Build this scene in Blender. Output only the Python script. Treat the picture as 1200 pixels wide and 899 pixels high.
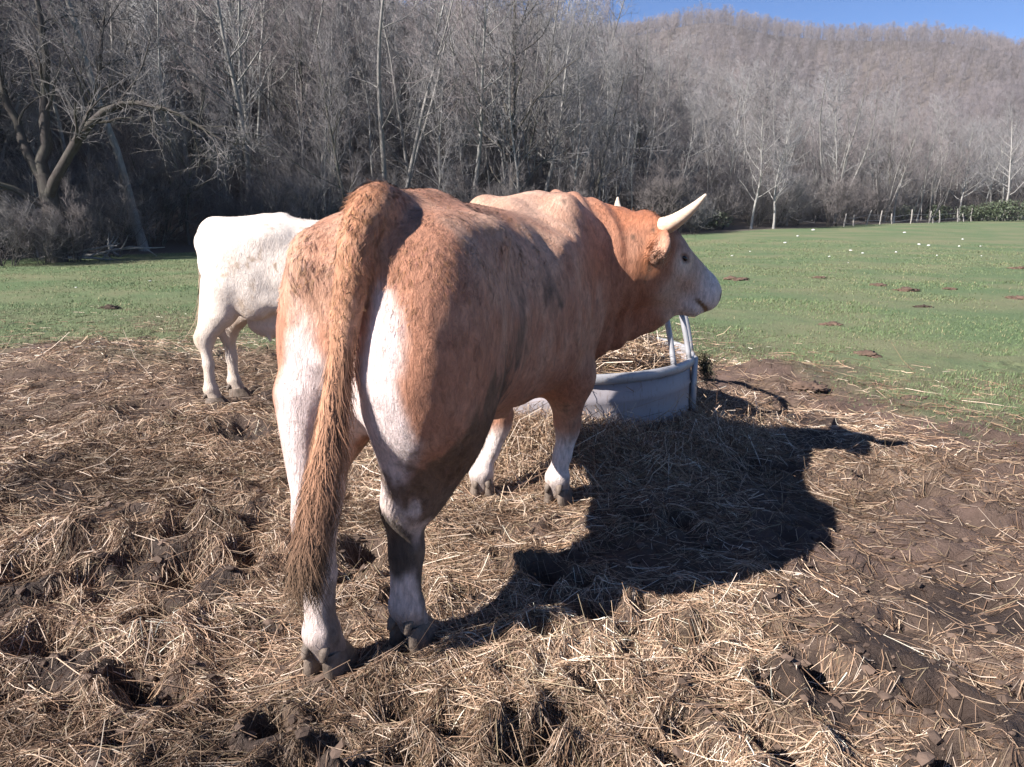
import bpy, bmesh, math, random
import numpy as np
from mathutils import Vector, Matrix

for _o in list(bpy.data.objects):
    bpy.data.objects.remove(_o)
scene = bpy.context.scene
COL = scene.collection
random.seed(7)
RNG = np.random.default_rng(7)

# ---------------------------------------------------------------- camera
cam = bpy.data.cameras.new('camera')
cam.sensor_fit = 'HORIZONTAL'
cam.sensor_width = 36.0
cam.lens = 27.0
cam.clip_start = 0.05
cam.clip_end = 6000.0
cam_ob = bpy.data.objects.new('camera', cam)
COL.objects.link(cam_ob)
cam_ob.location = (0.0, 0.0, 1.5)
cam_ob.rotation_euler = (math.radians(90.0 - 12.5), 0.0, 0.0)
scene.camera = cam_ob

# ---------------------------------------------------------------- light
SUN_ELEV = math.radians(35.5)
SUN_TO = Vector((-0.832, -0.555, 0.0)).normalized()          # horizontal direction towards the sun
sun_dir = Vector((SUN_TO.x * math.cos(SUN_ELEV), SUN_TO.y * math.cos(SUN_ELEV), math.sin(SUN_ELEV)))
sun = bpy.data.lights.new('sun', 'SUN')
sun.energy = 5.0
sun.angle = math.radians(0.5)
sun.color = (1.0, 0.95, 0.90)
sun_ob = bpy.data.objects.new('sun', sun)
COL.objects.link(sun_ob)
sun_ob.rotation_euler = sun_dir.to_track_quat('Z', 'Y').to_euler()

world = bpy.data.worlds.new('World')
scene.world = world
world.use_nodes = True
wt = world.node_tree
wt.nodes.clear()
w_out = wt.nodes.new('ShaderNodeOutputWorld')
w_bg = wt.nodes.new('ShaderNodeBackground')
w_sky = wt.nodes.new('ShaderNodeTexSky')
w_sky.sky_type = 'NISHITA'
w_sky.sun_disc = False
w_sky.sun_elevation = SUN_ELEV
w_sky.sun_rotation = math.atan2(SUN_TO.x, SUN_TO.y)
w_sky.altitude = 2500.0
w_sky.air_density = 0.8
w_sky.dust_density = 0.0
w_sky.ozone_density = 8.0
w_bg.inputs['Strength'].default_value = 0.065
wt.links.new(w_sky.outputs[0], w_bg.inputs['Color'])
wt.links.new(w_bg.outputs[0], w_out.inputs['Surface'])

scene.view_settings.view_transform = 'Standard'
scene.view_settings.look = 'None'
scene.view_settings.exposure = 1.25
scene.view_settings.gamma = 1.0
scene.view_settings.use_curve_mapping = False
scene.cycles.max_bounces = 6
scene.cycles.diffuse_bounces = 3
scene.cycles.transparent_max_bounces = 8
scene.cycles.use_denoising = True

# ---------------------------------------------------------------- helpers
def link(o, parent=None):
    COL.objects.link(o)
    if parent is not None:
        o.parent = parent
    return o

def tag(o, label=None, cat=None, group=None, kind=None):
    if label: o['label'] = label
    if cat: o['category'] = cat
    if group: o['group'] = group
    if kind: o['kind'] = kind
    return o

def empty(name, loc=(0, 0, 0), rz=0.0):
    o = bpy.data.objects.new(name, None)
    o.empty_display_size = 0.2
    o.location = loc
    o.rotation_euler = (0, 0, rz)
    COL.objects.link(o)
    return o

def np_mesh(name, verts, faces, mats=(), smooth=True, attrs=None):
    """verts (n,3); faces: list of (m,k) int arrays; attrs {name: (type, array)} on points"""
    me = bpy.data.meshes.new(name)
    verts = np.ascontiguousarray(verts, dtype=np.float32)
    if not isinstance(faces, (list, tuple)):
        faces = [faces]
    faces = [np.asarray(f, dtype=np.int32) for f in faces if len(f)]
    me.vertices.add(len(verts))
    me.vertices.foreach_set('co', verts.ravel())
    nl = sum(f.size for f in faces); nf = sum(len(f) for f in faces)
    me.loops.add(nl)
    me.loops.foreach_set('vertex_index', np.concatenate([f.ravel() for f in faces]))
    me.polygons.add(nf)
    tot = np.concatenate([np.full(len(f), f.shape[1], dtype=np.int32) for f in faces])
    start = np.concatenate([[0], np.cumsum(tot)[:-1]]).astype(np.int32)
    me.polygons.foreach_set('loop_start', start)
    try:
        me.polygons.foreach_set('loop_total', tot)
    except Exception:
        pass
    me.polygons.foreach_set('use_smooth', np.full(nf, bool(smooth)))
    if attrs:
        for k, (t, a) in attrs.items():
            at = me.attributes.new(k, t, 'POINT')
            if t == 'FLOAT_COLOR':
                a = np.concatenate([a, np.ones((len(a), 1))], 1) if a.shape[1] == 3 else a
                at.data.foreach_set('color', np.ascontiguousarray(a, dtype=np.float32).ravel())
            elif t == 'FLOAT_VECTOR':
                at.data.foreach_set('vector', np.ascontiguousarray(a, dtype=np.float32).ravel())
            else:
                at.data.foreach_set('value', np.ascontiguousarray(a, dtype=np.float32).ravel())
    for m in mats:
        me.materials.append(m)
    me.update(calc_edges=True)
    me.validate()
    return me

def mesh_ob(name, verts, faces, mats=(), parent=None, smooth=True, attrs=None):
    return link(bpy.data.objects.new(name, np_mesh(name, verts, faces, mats, smooth, attrs)), parent)

def smooth01(a, b, x):
    t = np.clip((x - a) / (b - a), 0, 1)
    return t * t * (3 - 2 * t)

def _hash(ix, iy, iz, seed):
    h = (ix.astype(np.int64) * 374761393 + iy.astype(np.int64) * 668265263 + iz.astype(np.int64) * 2147483647 + seed * 974634777) & 0xFFFFFFFF
    h = ((h ^ (h >> 13)) * 1274126177) & 0xFFFFFFFF
    h = ((h ^ (h >> 16)) * 2246822519) & 0xFFFFFFFF
    h = h ^ (h >> 15)
    return (h & 0xFFFF).astype(np.float32) / 65535.0

def vnoise(x, y, z=None, seed=0):
    """value noise in -1..1"""
    x = np.asarray(x, dtype=np.float64); y = np.asarray(y, dtype=np.float64)
    xi = np.floor(x); yi = np.floor(y)
    fx = x - xi; fy = y - yi
    ux = fx * fx * fx * (fx * (fx * 6 - 15) + 10); uy = fy * fy * fy * (fy * (fy * 6 - 15) + 10)
    if z is None:
        zz = np.zeros_like(xi)
        a = _hash(xi, yi, zz, seed); b = _hash(xi + 1, yi, zz, seed)
        c = _hash(xi, yi + 1, zz, seed); d = _hash(xi + 1, yi + 1, zz, seed)
        return 2 * ((a * (1 - ux) + b * ux) * (1 - uy) + (c * (1 - ux) + d * ux) * uy) - 1
    z = np.asarray(z, dtype=np.float64); zi = np.floor(z); fz = z - zi
    uz = fz * fz * fz * (fz * (fz * 6 - 15) + 10)
    r = 0
    for k, wz in ((0, 1 - uz), (1, uz)):
        a = _hash(xi, yi, zi + k, seed); b = _hash(xi + 1, yi, zi + k, seed)
        c = _hash(xi, yi + 1, zi + k, seed); d = _hash(xi + 1, yi + 1, zi + k, seed)
        r = r + wz * ((a * (1 - ux) + b * ux) * (1 - uy) + (c * (1 - ux) + d * ux) * uy)
    return 2 * r - 1

def fbm(x, y, z=None, seed=0, octaves=4, gain=0.5, lac=2.03):
    s = 0; a = 1.0; f = 1.0; t = 0
    for o in range(octaves):
        s = s + a * vnoise(np.asarray(x) * f, np.asarray(y) * f, None if z is None else np.asarray(z) * f, seed + o * 17)
        t += a; a *= gain; f *= lac
    return s / t

class NT:
    """tiny node-tree builder"""
    def __init__(self, name):
        self.m = bpy.data.materials.new(name)
        self.m.use_nodes = True
        self.t = self.m.node_tree
        self.t.nodes.clear()
        self.out = self.n('ShaderNodeOutputMaterial')
        self.b = self.n('ShaderNodeBsdfPrincipled')
        self.l(self.b.outputs[0], self.out.inputs['Surface'])
    def n(self, t, **kw):
        nd = self.t.nodes.new(t)
        for k, v in kw.items():
            setattr(nd, k, v)
        return nd
    def l(self, a, b):
        self.t.links.new(a, b)
    def val(self, sock, v):
        if hasattr(v, 'is_output'): self.l(v, sock)
        else: sock.default_value = v
    def noise(self, scale, detail=4, rough=0.55, vec=None, dist=0.0):
        nd = self.n('ShaderNodeTexNoise')
        nd.inputs['Scale'].default_value = scale
        nd.inputs['Detail'].default_value = detail
        nd.inputs['Roughness'].default_value = rough
        nd.inputs['Distortion'].default_value = dist
        if vec is not None: self.l(vec, nd.inputs['Vector'])
        return nd.outputs['Fac']
    def ramp(self, fac, stops):
        nd = self.n('ShaderNodeValToRGB')
        el = nd.color_ramp.elements
        while len(el) < len(stops): el.new(0.5)
        for e, (p, c) in zip(el, stops):
            e.position = p
            e.color = (c, c, c, 1) if not hasattr(c, '__len__') else (*c[:3], 1)
        self.l(fac, nd.inputs['Fac'])
        return nd.outputs['Color']
    def mix(self, fac, a, b, mode='MIX'):
        nd = self.n('ShaderNodeMix', data_type='RGBA', blend_type=mode)
        self.val(nd.inputs['Factor'], fac)
        for s, v in ((nd.inputs['A'], a), (nd.inputs['B'], b)):
            if hasattr(v, 'is_output'): self.l(v, s)
            else: s.default_value = (*v[:3], 1)
        return nd.outputs['Result']
    def math(self, op, a, b=0.0):
        nd = self.n('ShaderNodeMath', operation=op)
        self.val(nd.inputs[0], a); self.val(nd.inputs[1], b)
        return nd.outputs[0]
    def attr(self, name, out='Color'):
        nd = self.n('ShaderNodeAttribute', attribute_name=name)
        return nd.outputs[out]
    def coord(self, which='Object'):
        return self.n('ShaderNodeTexCoord').outputs[which]
    def mapping(self, vec, scale=(1, 1, 1), rot=(0, 0, 0)):
        nd = self.n('ShaderNodeMapping')
        nd.inputs['Scale'].default_value = scale
        nd.inputs['Rotation'].default_value = rot
        self.l(vec, nd.inputs['Vector'])
        return nd.outputs[0]
    def bump(self, h, strength=0.4, dist=0.01, normal=None):
        nd = self.n('ShaderNodeBump')
        nd.inputs['Strength'].default_value = strength
        nd.inputs['Distance'].default_value = dist
        self.l(h, nd.inputs['Height'])
        if normal is not None: self.l(normal, nd.inputs['Normal'])
        self.l(nd.outputs[0], self.b.inputs['Normal'])
        return nd.outputs[0]
    def set(self, **kw):
        for k, v in kw.items():
            self.val(self.b.inputs[k.replace('_', ' ')], v if hasattr(v, 'is_output') or not hasattr(v, '__len__') else (*v[:3], 1))
        return self

def simple_mat(name, col, rough=0.7, var=0.25, scale=8.0, metallic=0.0, bump=0.0, spec=0.3):
    t = NT(name)
    co = t.coord()
    f = t.noise(scale, 6, 0.6, co)
    d = tuple(c * (1 - var) for c in col); l = tuple(min(1, c * (1 + var)) for c in col)
    t.set(Base_Color=t.ramp(f, [(0.3, d), (0.7, l)]), Roughness=rough, Metallic=metallic)
    t.b.inputs['Specular IOR Level'].default_value = spec
    if bump: t.bump(t.noise(scale * 4, 5, 0.6, co), bump, 0.01)
    return t.m
# ---------------------------------------------------------------- terrain
EDGE_A = np.array([-16.0, 25.0]); EDGE_B = np.array([50.0, 78.0])
_ed = (EDGE_B - EDGE_A) / np.linalg.norm(EDGE_B - EDGE_A)
EDGE_N = np.array([-_ed[1], _ed[0]])                      # points uphill, into the wood
def edge_dist(x, y):
    d = (x - EDGE_A[0]) * EDGE_N[0] + (y - EDGE_A[1]) * EDGE_N[1]
    return d + 1.6 * vnoise(x * 0.06, y * 0.06, seed=301)
def mud_edge(x, y):
    """positive inside the trampled, straw covered ground round the feeder"""
    yb = np.where(x < 0, 8.8 - 0.05 * x * 0, 10.2 - 1.42 * x)
    yb = np.where(x < -1.2, 8.6 + 0.02 * x, yb)
    return yb - y + 1.1 * fbm(x * 0.5, y * 0.5, seed=305) + 0.5 * fbm(x * 1.7, y * 1.7, seed=306)

FEED = (0.33, 5.55, 0.96)      # hay feeder: centre and radius
_rh = np.random.default_rng(11)
HOLES = []
def _hole(x, y, r, d): HOLES.append((x, y, r, d))
for _ in range(380):
    y = 1.1 + 7.5 * _rh.random() ** 1.5
    x = (_rh.random() - 0.5) * 1.7 * y + 0.1
    w = 0.5 + 0.8 * max(0.0, float(vnoise(x * 0.7, y * 0.7, seed=312)) + 0.3)
    _hole(x, y, 0.05 + 0.05 * _rh.random(), (0.03 + 0.055 * _rh.random()) * w)
# the deep hoof holes one sees in the photograph: (pixel-measured places)
for x, y, r, d in ((0.68, 1.66, 0.05, 0.09), (0.80, 1.60, 0.05, 0.08), (0.76, 1.54, 0.045, 0.08), (-0.72, 2.02, 0.06, 0.09), (-0.5, 1.72, 0.055, 0.09), (-0.32, 1.68, 0.06, 0.08),
                   (-2.05, 3.05, 0.15, 0.10), (-1.35, 3.0, 0.13, 0.09), (-1.7, 2.5, 0.11, 0.09), (-2.2, 2.4, 0.12, 0.1), (-1.25, 2.35, 0.10, 0.08), (-1.55, 3.7, 0.16, 0.09),
                   (-2.7, 5.6, 0.30, 0.10), (-1.85, 5.0, 0.18, 0.08), (0.12, 1.95, 0.06, 0.08), (1.0, 2.3, 0.08, 0.06), (1.5, 2.6, 0.1, 0.05)):
    _hole(x, y, r, d)
WET = [(-1.62, 3.05, 0.22), (-2.05, 2.75, 0.20), (-1.25, 2.80, 0.20), (-1.95, 3.45, 0.20), (-1.5, 2.35, 0.16), (-1.95, 2.2, 0.18), (-0.95, 2.55, 0.12), (-1.15, 1.95, 0.10), (-0.75, 1.95, 0.10), (-0.45, 1.75, 0.12),
       (-0.28, 1.72, 0.08), (0.18, 1.98, 0.10), (0.28, 2.2, 0.08), (0.72, 1.62, 0.16), (0.85, 1.50, 0.14), (1.0, 2.15, 0.20), (1.3, 2.4, 0.22), (1.5, 2.05, 0.2), (1.15, 1.75, 0.14), (0.6, 2.1, 0.12), (1.75, 2.75, 0.25),
       (-2.7, 5.5, 0.28), (-1.75, 5.0, 0.2), (-2.05, 5.9, 0.3), (-2.9, 4.4, 0.2), (-2.5, 3.9, 0.22), (-1.3, 3.7, 0.16), (2.2, 5.6, 0.2), (-0.1, 2.75, 0.10)]
def wet_mask(x, y):
    x = np.asarray(x, dtype=np.float64); y = np.asarray(y, dtype=np.float64)
    w = np.zeros(np.broadcast(x, y).shape)
    for bx, by, r in WET:
        m = (np.abs(x - bx) < 2.6 * r) & (np.abs(y - by) < 2.6 * r)
        if m.any():
            q = np.sqrt((x[m] - bx) ** 2 + (y[m] - by) ** 2) / r
            w[m] = np.maximum(w[m], smooth01(1.35, 0.55, q + 0.75 * fbm(x[m] * 9, y[m] * 9, seed=328, octaves=3)))
    for bx, by, r, a in HOLES:
        m = (np.abs(x - bx) < 2 * r) & (np.abs(y - by) < 2 * r)
        if m.any():
            w[m] = np.maximum(w[m], 0.9 * min(1.0, a / 0.05) * np.exp(-((x[m] - bx) ** 2 + (y[m] - by) ** 2) / r ** 2))
    return w
BUMPS = [(-2.75, 5.35, 0.34, 0.10), (-2.0, 5.25, 0.40, 0.10), (-1.95, 3.35, 0.35, 0.07), (-1.0, 2.75, 0.3, 0.05), (0.35, 4.35, 0.40, 0.04), (1.05, 4.0, 0.5, 0.03), (-1.6, 6.3, 0.7, 0.12),
         (2.55, 7.2, 0.45, 0.13), (-0.45, 4.9, 0.45, 0.10), (0.15, 4.6, 0.5, 0.07), (-3.0, 4.3, 0.6, 0.06), (-1.1, 6.0, 0.4, 0.09), (-4.3, 8.0, 0.7, 0.12)]

RIDGE_AZ = [-0.041, 0.092, 0.163, 0.252, 0.327, 0.391, 0.443, 0.493, 0.555]
RIDGE_T = [0.229, 0.2301, 0.2308, 0.2266, 0.2224, 0.2119, 0.2019, 0.1901, 0.1801]
def big_height(x, y):
    """the lie of the land, without the trampled relief"""
    s = edge_dist(x, y)
    r = np.hypot(x, y)
    h = 0.85 * smooth01(14, 75, y) * smooth01(-12, 22, x)
    rise = np.maximum(s, 0)
    h = h + 0.14 * rise * smooth01(0, 14, rise) * smooth01(70, 5, rise)
    # near wooded spur on the left
    dx, dy = x + 62, y - 135
    h = h + 30 * np.exp(-(dx * dx / (2 * 47 ** 2) + dy * dy / (2 * 58 ** 2))) * smooth01(0, 30, s)
    # big ridge closing the valley
    az = np.arctan2(x, np.maximum(y, 1e-3))
    D = np.hypot(x, y)
    H = (1.5 + 560 * np.interp(az, [-1.2, -0.6] + RIDGE_AZ + [0.9, 1.4], [0.14, 0.2] + RIDGE_T + [0.17, 0.1]) - 21.0) * (y > 0)
    prof = smooth01(85, 540, D) * 0.7 + smooth01(230, 560, D) * 0.3
    back = 1 - 0.25 * smooth01(580, 1000, D)
    # spurs and gullies on the ridge
    gully = 7 * np.sin(az * 23 + D * 0.006) * smooth01(120, 260, D) * smooth01(540, 400, D) + 6 * fbm(x * 0.012, y * 0.012, seed=303) * smooth01(90, 200, D) * smooth01(560, 420, D)
    h = h + (H * prof * back + gully) * smooth01(5, 60, s)
    h = h + 0.5 * fbm(x * 0.11, y * 0.11, seed=302) * smooth01(3, 30, s)
    h = h + 0.10 * fbm(x * 0.09, y * 0.09, seed=304) * smooth01(6, 20, r)
    return h

def ground_z(x, y, fine=True):
    x = np.asarray(x, dtype=np.float64); y = np.asarray(y, dtype=np.float64)
    h = big_height(x, y)
    near = smooth01(14, 8, np.hypot(x, y)) * smooth01(-1.0, 0.6, mud_edge(x, y) + 0.6)
    h = h + near * (0.05 * fbm(x * 1.1, y * 1.1, seed=320) + 0.035 * fbm(x * 4.0, y * 4.0, seed=321, octaves=3))
    if fine:
        h = h + near * (0.034 * fbm(x * 9, y * 9, seed=322, octaves=4, gain=0.62) - 0.014 * np.abs(fbm(x * 17, y * 17, seed=325, octaves=2)))
        gr = (1 - near) * smooth01(60, 5, np.hypot(x, y))
        h = h + gr * 0.02 * fbm(x * 3, y * 3, seed=323)
    df = np.hypot(x - FEED[0], y - FEED[1])
    h = h + 0.06 * np.exp(-((df - FEED[2] - 0.1) / 0.40) ** 2) * (0.75 + 0.5 * vnoise(x * 1.8, y * 1.8, seed=324)) * (0.6 + 0.7 * smooth01(6.0, 4.8, y))
    for bx, by, r, a in BUMPS:
        d2 = (x - bx) ** 2 + (y - by) ** 2
        m = d2 < (3 * r) ** 2
        if m.any(): h = h + np.where(m, a * np.exp(-d2 / r ** 2), 0)
    hx = np.zeros_like(h)
    for bx, by, r, a in HOLES:
        m = (np.abs(x - bx) < 2.4 * r) & (np.abs(y - by) < 2.4 * r)
        if m.any():
            q = ((x[m] - bx) ** 2 + (y[m] - by) ** 2) / r ** 2
            hx[m] += a * (-np.exp(-q ** 1.6 * 1.2) + 0.42 * np.exp(-((np.sqrt(q) - 1.45) / 0.42) ** 2))
    # firm ground under the hooves
    h = h + hx
    for fx, fy, fr in FEET:
        w = np.exp(-((x - fx) ** 2 + (y - fy) ** 2) / fr ** 2)
        h = h * (1 - w) + 0.0 * w
    return h

_c, _s = math.cos(math.radians(70)), math.sin(math.radians(70))
FEET = [(-0.24 + lx * _c - ly * _s, 3.11 + lx * _s + ly * _c, 0.17) for lx, ly in ((-0.87, 0.09), (-0.63, -0.095), (0.80, 0.207), (0.86, -0.20))]
COW_AT = (-1.46, 6.22); COW_RZ = math.radians(9.0)
_c2, _s2 = math.cos(COW_RZ), math.sin(COW_RZ)
COW_FEET = [(-0.94, -0.15), (-0.82, 0.15), (0.74, -0.17), (0.80, 0.17)]
FEET += [(COW_AT[0] + lx * _c2 - ly * _s2, COW_AT[1] + lx * _s2 + ly * _c2, 0.25) for lx, ly in COW_FEET]

def axis(parts):
    out = []
    for a, b, st0, st1 in parts:
        p = a
        while p < b - 1e-6:
            out.append(p)
            t = (p - a) / (b - a)
            p += st0 * (st1 / st0) ** t
    out.append(parts[-1][1])
    return np.array(out)

gx_pos = axis([(0, 1.6, 0.020, 0.024), (1.6, 5, 0.024, 0.09), (5, 16, 0.07, 0.5), (16, 120, 0.5, 6), (120, 700, 6, 45)])
gx = np.concatenate([-gx_pos[:0:-1], gx_pos])
gy = np.concatenate([-axis([(1.0, 2.0, 0.1, 0.3), (2, 60, 0.5, 12)])[::-1], [-0.6, -0.2, 0.2, 0.5, 0.7, 0.85, 0.95], axis([(1.02, 4.2, 0.016, 0.026), (4.2, 11, 0.026, 0.10), (11, 40, 0.10, 0.8), (40, 160, 0.7, 5), (160, 760, 5, 30)])])
GX, GY = np.meshgrid(gx, gy, indexing='xy')
GZ = ground_z(GX, GY)
nx, ny = len(gx), len(gy)
ii = np.arange(nx * ny).reshape(ny, nx)
quads = np.stack([ii[:-1, :-1].ravel(), ii[:-1, 1:].ravel(), ii[1:, 1:].ravel(), ii[1:, :-1].ravel()], 1)
_me = mud_edge(GX, GY)
mud_w = np.clip(smooth01(-0.5, 0.9, _me) + 0.75 * smooth01(-6.0, -0.2, _me) * smooth01(-0.15, 0.4, fbm(GX * 0.8, GY * 0.8, seed=332) + 0.5 * fbm(GX * 3, GY * 3, seed=333)), 0, 1).ravel()
wood_w = smooth01(-0.6, 0.8, edge_dist(GX, GY)).ravel()
# wet dark hollows against dry crusts, read from the relief itself
straw_w = np.clip(0.55 + 0.6 * fbm(GX * 0.9, GY * 0.9, seed=330) + 0.3 * fbm(GX * 3.1, GY * 3.1, seed=331) - 0.42 * smooth01(0.35, 1.5, GX - 0.12 * (GY - 2)), 0, 1).ravel()

wet_w = wet_mask(GX, GY).ravel()
def ground_material():
    t = NT('pasture_and_mud')
    co = t.coord('Object')
    mud = t.attr('mud', 'Fac'); wood = t.attr('wood', 'Fac'); straw = t.attr('straw', 'Fac')
    n1 = t.noise(2.3, 6, 0.6, co); n2 = t.noise(19, 6, 0.65, co); n3 = t.noise(90, 5, 0.7, co); n4 = t.noise(0.35, 5, 0.6, co)
    grass = t.mix(n1, (0.090, 0.138, 0.062), (0.138, 0.178, 0.092))
    grass = t.mix(t.ramp(n4, [(0.42, 0.0), (0.62, 1.0)]), grass, (0.175, 0.180, 0.100))
    grass = t.mix(t.ramp(n2, [(0.58, 0.0), (0.75, 0.7)]), grass, (0.20, 0.175, 0.11))
    soil = t.mix(n2, (0.055, 0.036, 0.027), (0.155, 0.108, 0.085))
    soil = t.mix(t.ramp(n1, [(0.4, 0.0), (0.7, 0.8)]), soil, (0.165, 0.110, 0.092))
    chaff = t.mix(n3, (0.11, 0.075, 0.045), (0.36, 0.27, 0.17))
    f = t.math('MULTIPLY', straw, t.ramp(n3, [(0.38, 0.0), (0.62, 1.0)]))
    soil = t.mix(f, soil, chaff)
    wet = t.attr('wet', 'Fac')
    soil = t.mix(t.math('MULTIPLY', wet, t.ramp(n2, [(0.25, 0.75), (0.6, 1.0)])), soil, (0.044, 0.031, 0.026))
    c = t.mix(mud, grass, soil)
    litter = t.mix(n2, (0.070, 0.058, 0.050), (0.150, 0.125, 0.110))
    c = t.mix(wood, c, litter)
    t.set(Base_Color=c, Roughness=t.math('SUBTRACT', 0.93, t.math('MULTIPLY', wet, 0.35)))
    t.b.inputs['Specular IOR Level'].default_value = 0.2
    h = t.math('ADD', t.math('MULTIPLY', n2, 0.6), t.math('MULTIPLY', n3, 0.4))
    vor = t.n('ShaderNodeTexVoronoi', feature='DISTANCE_TO_EDGE'); vor.inputs['Scale'].default_value = 24
    nv = t.n('ShaderNodeTexNoise'); nv.inputs['Scale'].default_value = 6; nv.inputs['Detail'].default_value = 4; t.l(co, nv.inputs['Vector'])
    wv = t.n('ShaderNodeVectorMath', operation='MULTIPLY_ADD'); t.l(nv.outputs['Color'], wv.inputs[0]); wv.inputs[1].default_value = (0.25, 0.25, 0.25); t.l(co, wv.inputs[2])
    t.l(wv.outputs[0], vor.inputs['Vector'])
    h = t.math('ADD', h, t.math('MULTIPLY', t.math('MINIMUM', vor.outputs['Distance'], 0.10), 0.7))
    t.bump(h, 1.0, 0.03)
    return t.m
ground = mesh_ob('ground', np.stack([GX.ravel(), GY.ravel(), GZ.ravel()], 1), [quads], [ground_material()],
                 attrs={'mud': ('FLOAT', mud_w), 'wood': ('FLOAT', wood_w), 'straw': ('FLOAT', straw_w), 'wet': ('FLOAT', wet_w)})
tag(ground, kind='structure')
# ---------------------------------------------------------------- signed distance sculpting for the cattle
class Sculpt:
    def __init__(self, lo, hi, h):
        self.lo = np.array(lo, dtype=np.float32); self.h = h
        self.n = np.ceil((np.array(hi) - self.lo) / h).astype(int) + 1
        self.ax = [self.lo[i] + np.arange(self.n[i], dtype=np.float32) * h for i in range(3)]
        self.f = np.full(self.n, 0.5, dtype=np.float32)
    def box(self, lo, hi):
        s = []
        for i in range(3):
            a = int(np.clip(math.floor((lo[i] - self.lo[i]) / self.h), 0, self.n[i]))
            b = int(np.clip(math.ceil((hi[i] - self.lo[i]) / self.h) + 1, 0, self.n[i]))
            s.append(slice(a, b))
        s = tuple(s)
        X, Y, Z = np.meshgrid(self.ax[0][s[0]], self.ax[1][s[1]], self.ax[2][s[2]], indexing='ij', sparse=True)
        return s, X, Y, Z
    def put(self, s, d, k, sub=False):
        f = self.f[s]
        if sub:
            d = -d
            hh = np.clip(0.5 - 0.5 * (f - d) / k, 0, 1)
            # smooth max
            self.f[s] = f * (1 - hh) + d * hh + k * hh * (1 - hh)
        else:
            hh = np.clip(0.5 + 0.5 * (f - d) / k, 0, 1)
            self.f[s] = f * (1 - hh) + d * hh - k * hh * (1 - hh)
    def ell(self, c, r, k=0.06, rot=None, sub=False):
        """ellipsoid; rot: 3x3 rows = local axes"""
        m = max(r) + k + 2 * self.h
        s, X, Y, Z = self.box([c[i] - m for i in range(3)], [c[i] + m for i in range(3)])
        x, y, z = X - c[0], Y - c[1], Z - c[2]
        if rot is not None:
            R = np.asarray(rot, dtype=np.float32)
            x, y, z = (R[0, 0] * x + R[0, 1] * y + R[0, 2] * z, R[1, 0] * x + R[1, 1] * y + R[1, 2] * z, R[2, 0] * x + R[2, 1] * y + R[2, 2] * z)
        k0 = np.sqrt((x / r[0]) ** 2 + (y / r[1]) ** 2 + (z / r[2]) ** 2)
        k1 = np.sqrt((x / r[0] ** 2) ** 2 + (y / r[1] ** 2) ** 2 + (z / r[2] ** 2) ** 2) + 1e-6
        self.put(s, (k0 * (k0 - 1) / k1).astype(np.float32), k, sub)
    def cone(self, a, b, ra, rb, k=0.05, sc=(1, 1, 1), sub=False):
        """round cone between a and b; sc squeezes space (sc>1 makes it thinner along that axis)"""
        a = np.array(a, dtype=np.float32); b = np.array(b, dtype=np.float32)
        m = max(ra, rb) / min(min(sc), 1) + k + 2 * self.h
        s, X, Y, Z = self.box(np.minimum(a, b) - m, np.maximum(a, b) + m)
        ab = (b - a)
        L2 = float(ab @ ab) + 1e-9
        t = np.clip(((X - a[0]) * ab[0] + (Y - a[1]) * ab[1] + (Z - a[2]) * ab[2]) / L2, 0, 1)
        dx = (X - a[0] - t * ab[0]) * sc[0]; dy = (Y - a[1] - t * ab[1]) * sc[1]; dz = (Z - a[2] - t * ab[2]) * sc[2]
        d = np.sqrt(dx * dx + dy * dy + dz * dz) - (ra + (rb - ra) * t)
        self.put(s, (d / max(sc)).astype(np.float32), k, sub)
    def chain(self, pts, rad, k=0.05, sc=(1, 1, 1)):
        for i in range(len(pts) - 1):
            self.cone(pts[i], pts[i + 1], rad[i], rad[i + 1], k, sc)
    def loft(self, X0, top, bot, hw, yc, k=0.06, p=2.4):
        """horizontal trunk: stations along x with top, bottom, half width, centre"""
        X0 = np.array(X0); s, X, Y, Z = self.box([X0[0] - 0.2, -0.75, 0.3], [X0[-1] + 0.2, 0.75, 2.0])
        x = X[:, 0, 0]
        def ip(v):
            v = np.array(v, dtype=float)
            d = np.gradient(v, X0)
            i = np.clip(np.searchsorted(X0, x) - 1, 0, len(X0) - 2)
            h = X0[i + 1] - X0[i]; t = np.clip((x - X0[i]) / h, 0, 1)
            return ((2 * t ** 3 - 3 * t ** 2 + 1) * v[i] + (t ** 3 - 2 * t ** 2 + t) * h * d[i] + (-2 * t ** 3 + 3 * t ** 2) * v[i + 1] + (t ** 3 - t ** 2) * h * d[i + 1])[:, None, None].astype(np.float32)
        T, B, W, C = ip(top), ip(bot), ip(hw), ip(yc)
        zc = (T + B) / 2; hh = (T - B) / 2
        v = (Z - zc) / hh
        w = W * (1 - 0.16 * np.clip(v, 0, 1) ** 2)
        q = (np.abs((Y - C) / w) ** p + np.abs(v) ** p) ** (1 / p)
        d = (q - 1) * np.minimum(W, hh) * 0.85
        ends = np.maximum(X0[0] - X, X - X0[-1])
        d = np.maximum(d, ends)
        self.put(s, d.astype(np.float32), k)
    def mesh(self, smooth=2):
        f = self.f
        inside = f < 0
        c = np.zeros(np.array(f.shape) - 1, dtype=np.int8)
        sl = (slice(0, -1), slice(1, None))
        for i in (0, 1):
            for j in (0, 1):
                for k in (0, 1):
                    c += inside[sl[i], sl[j], sl[k]]
        act = np.argwhere((c > 0) & (c < 8))
        idx = np.full(c.shape, -1, dtype=np.int32)
        idx[act[:, 0], act[:, 1], act[:, 2]] = np.arange(len(act))
        P = np.zeros((len(act), 3)); cnt = np.zeros(len(act))
        corners = [(i, j, k) for i in (0, 1) for j in (0, 1) for k in (0, 1)]
        vals = {q: f[act[:, 0] + q[0], act[:, 1] + q[1], act[:, 2] + q[2]] for q in corners}
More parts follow.
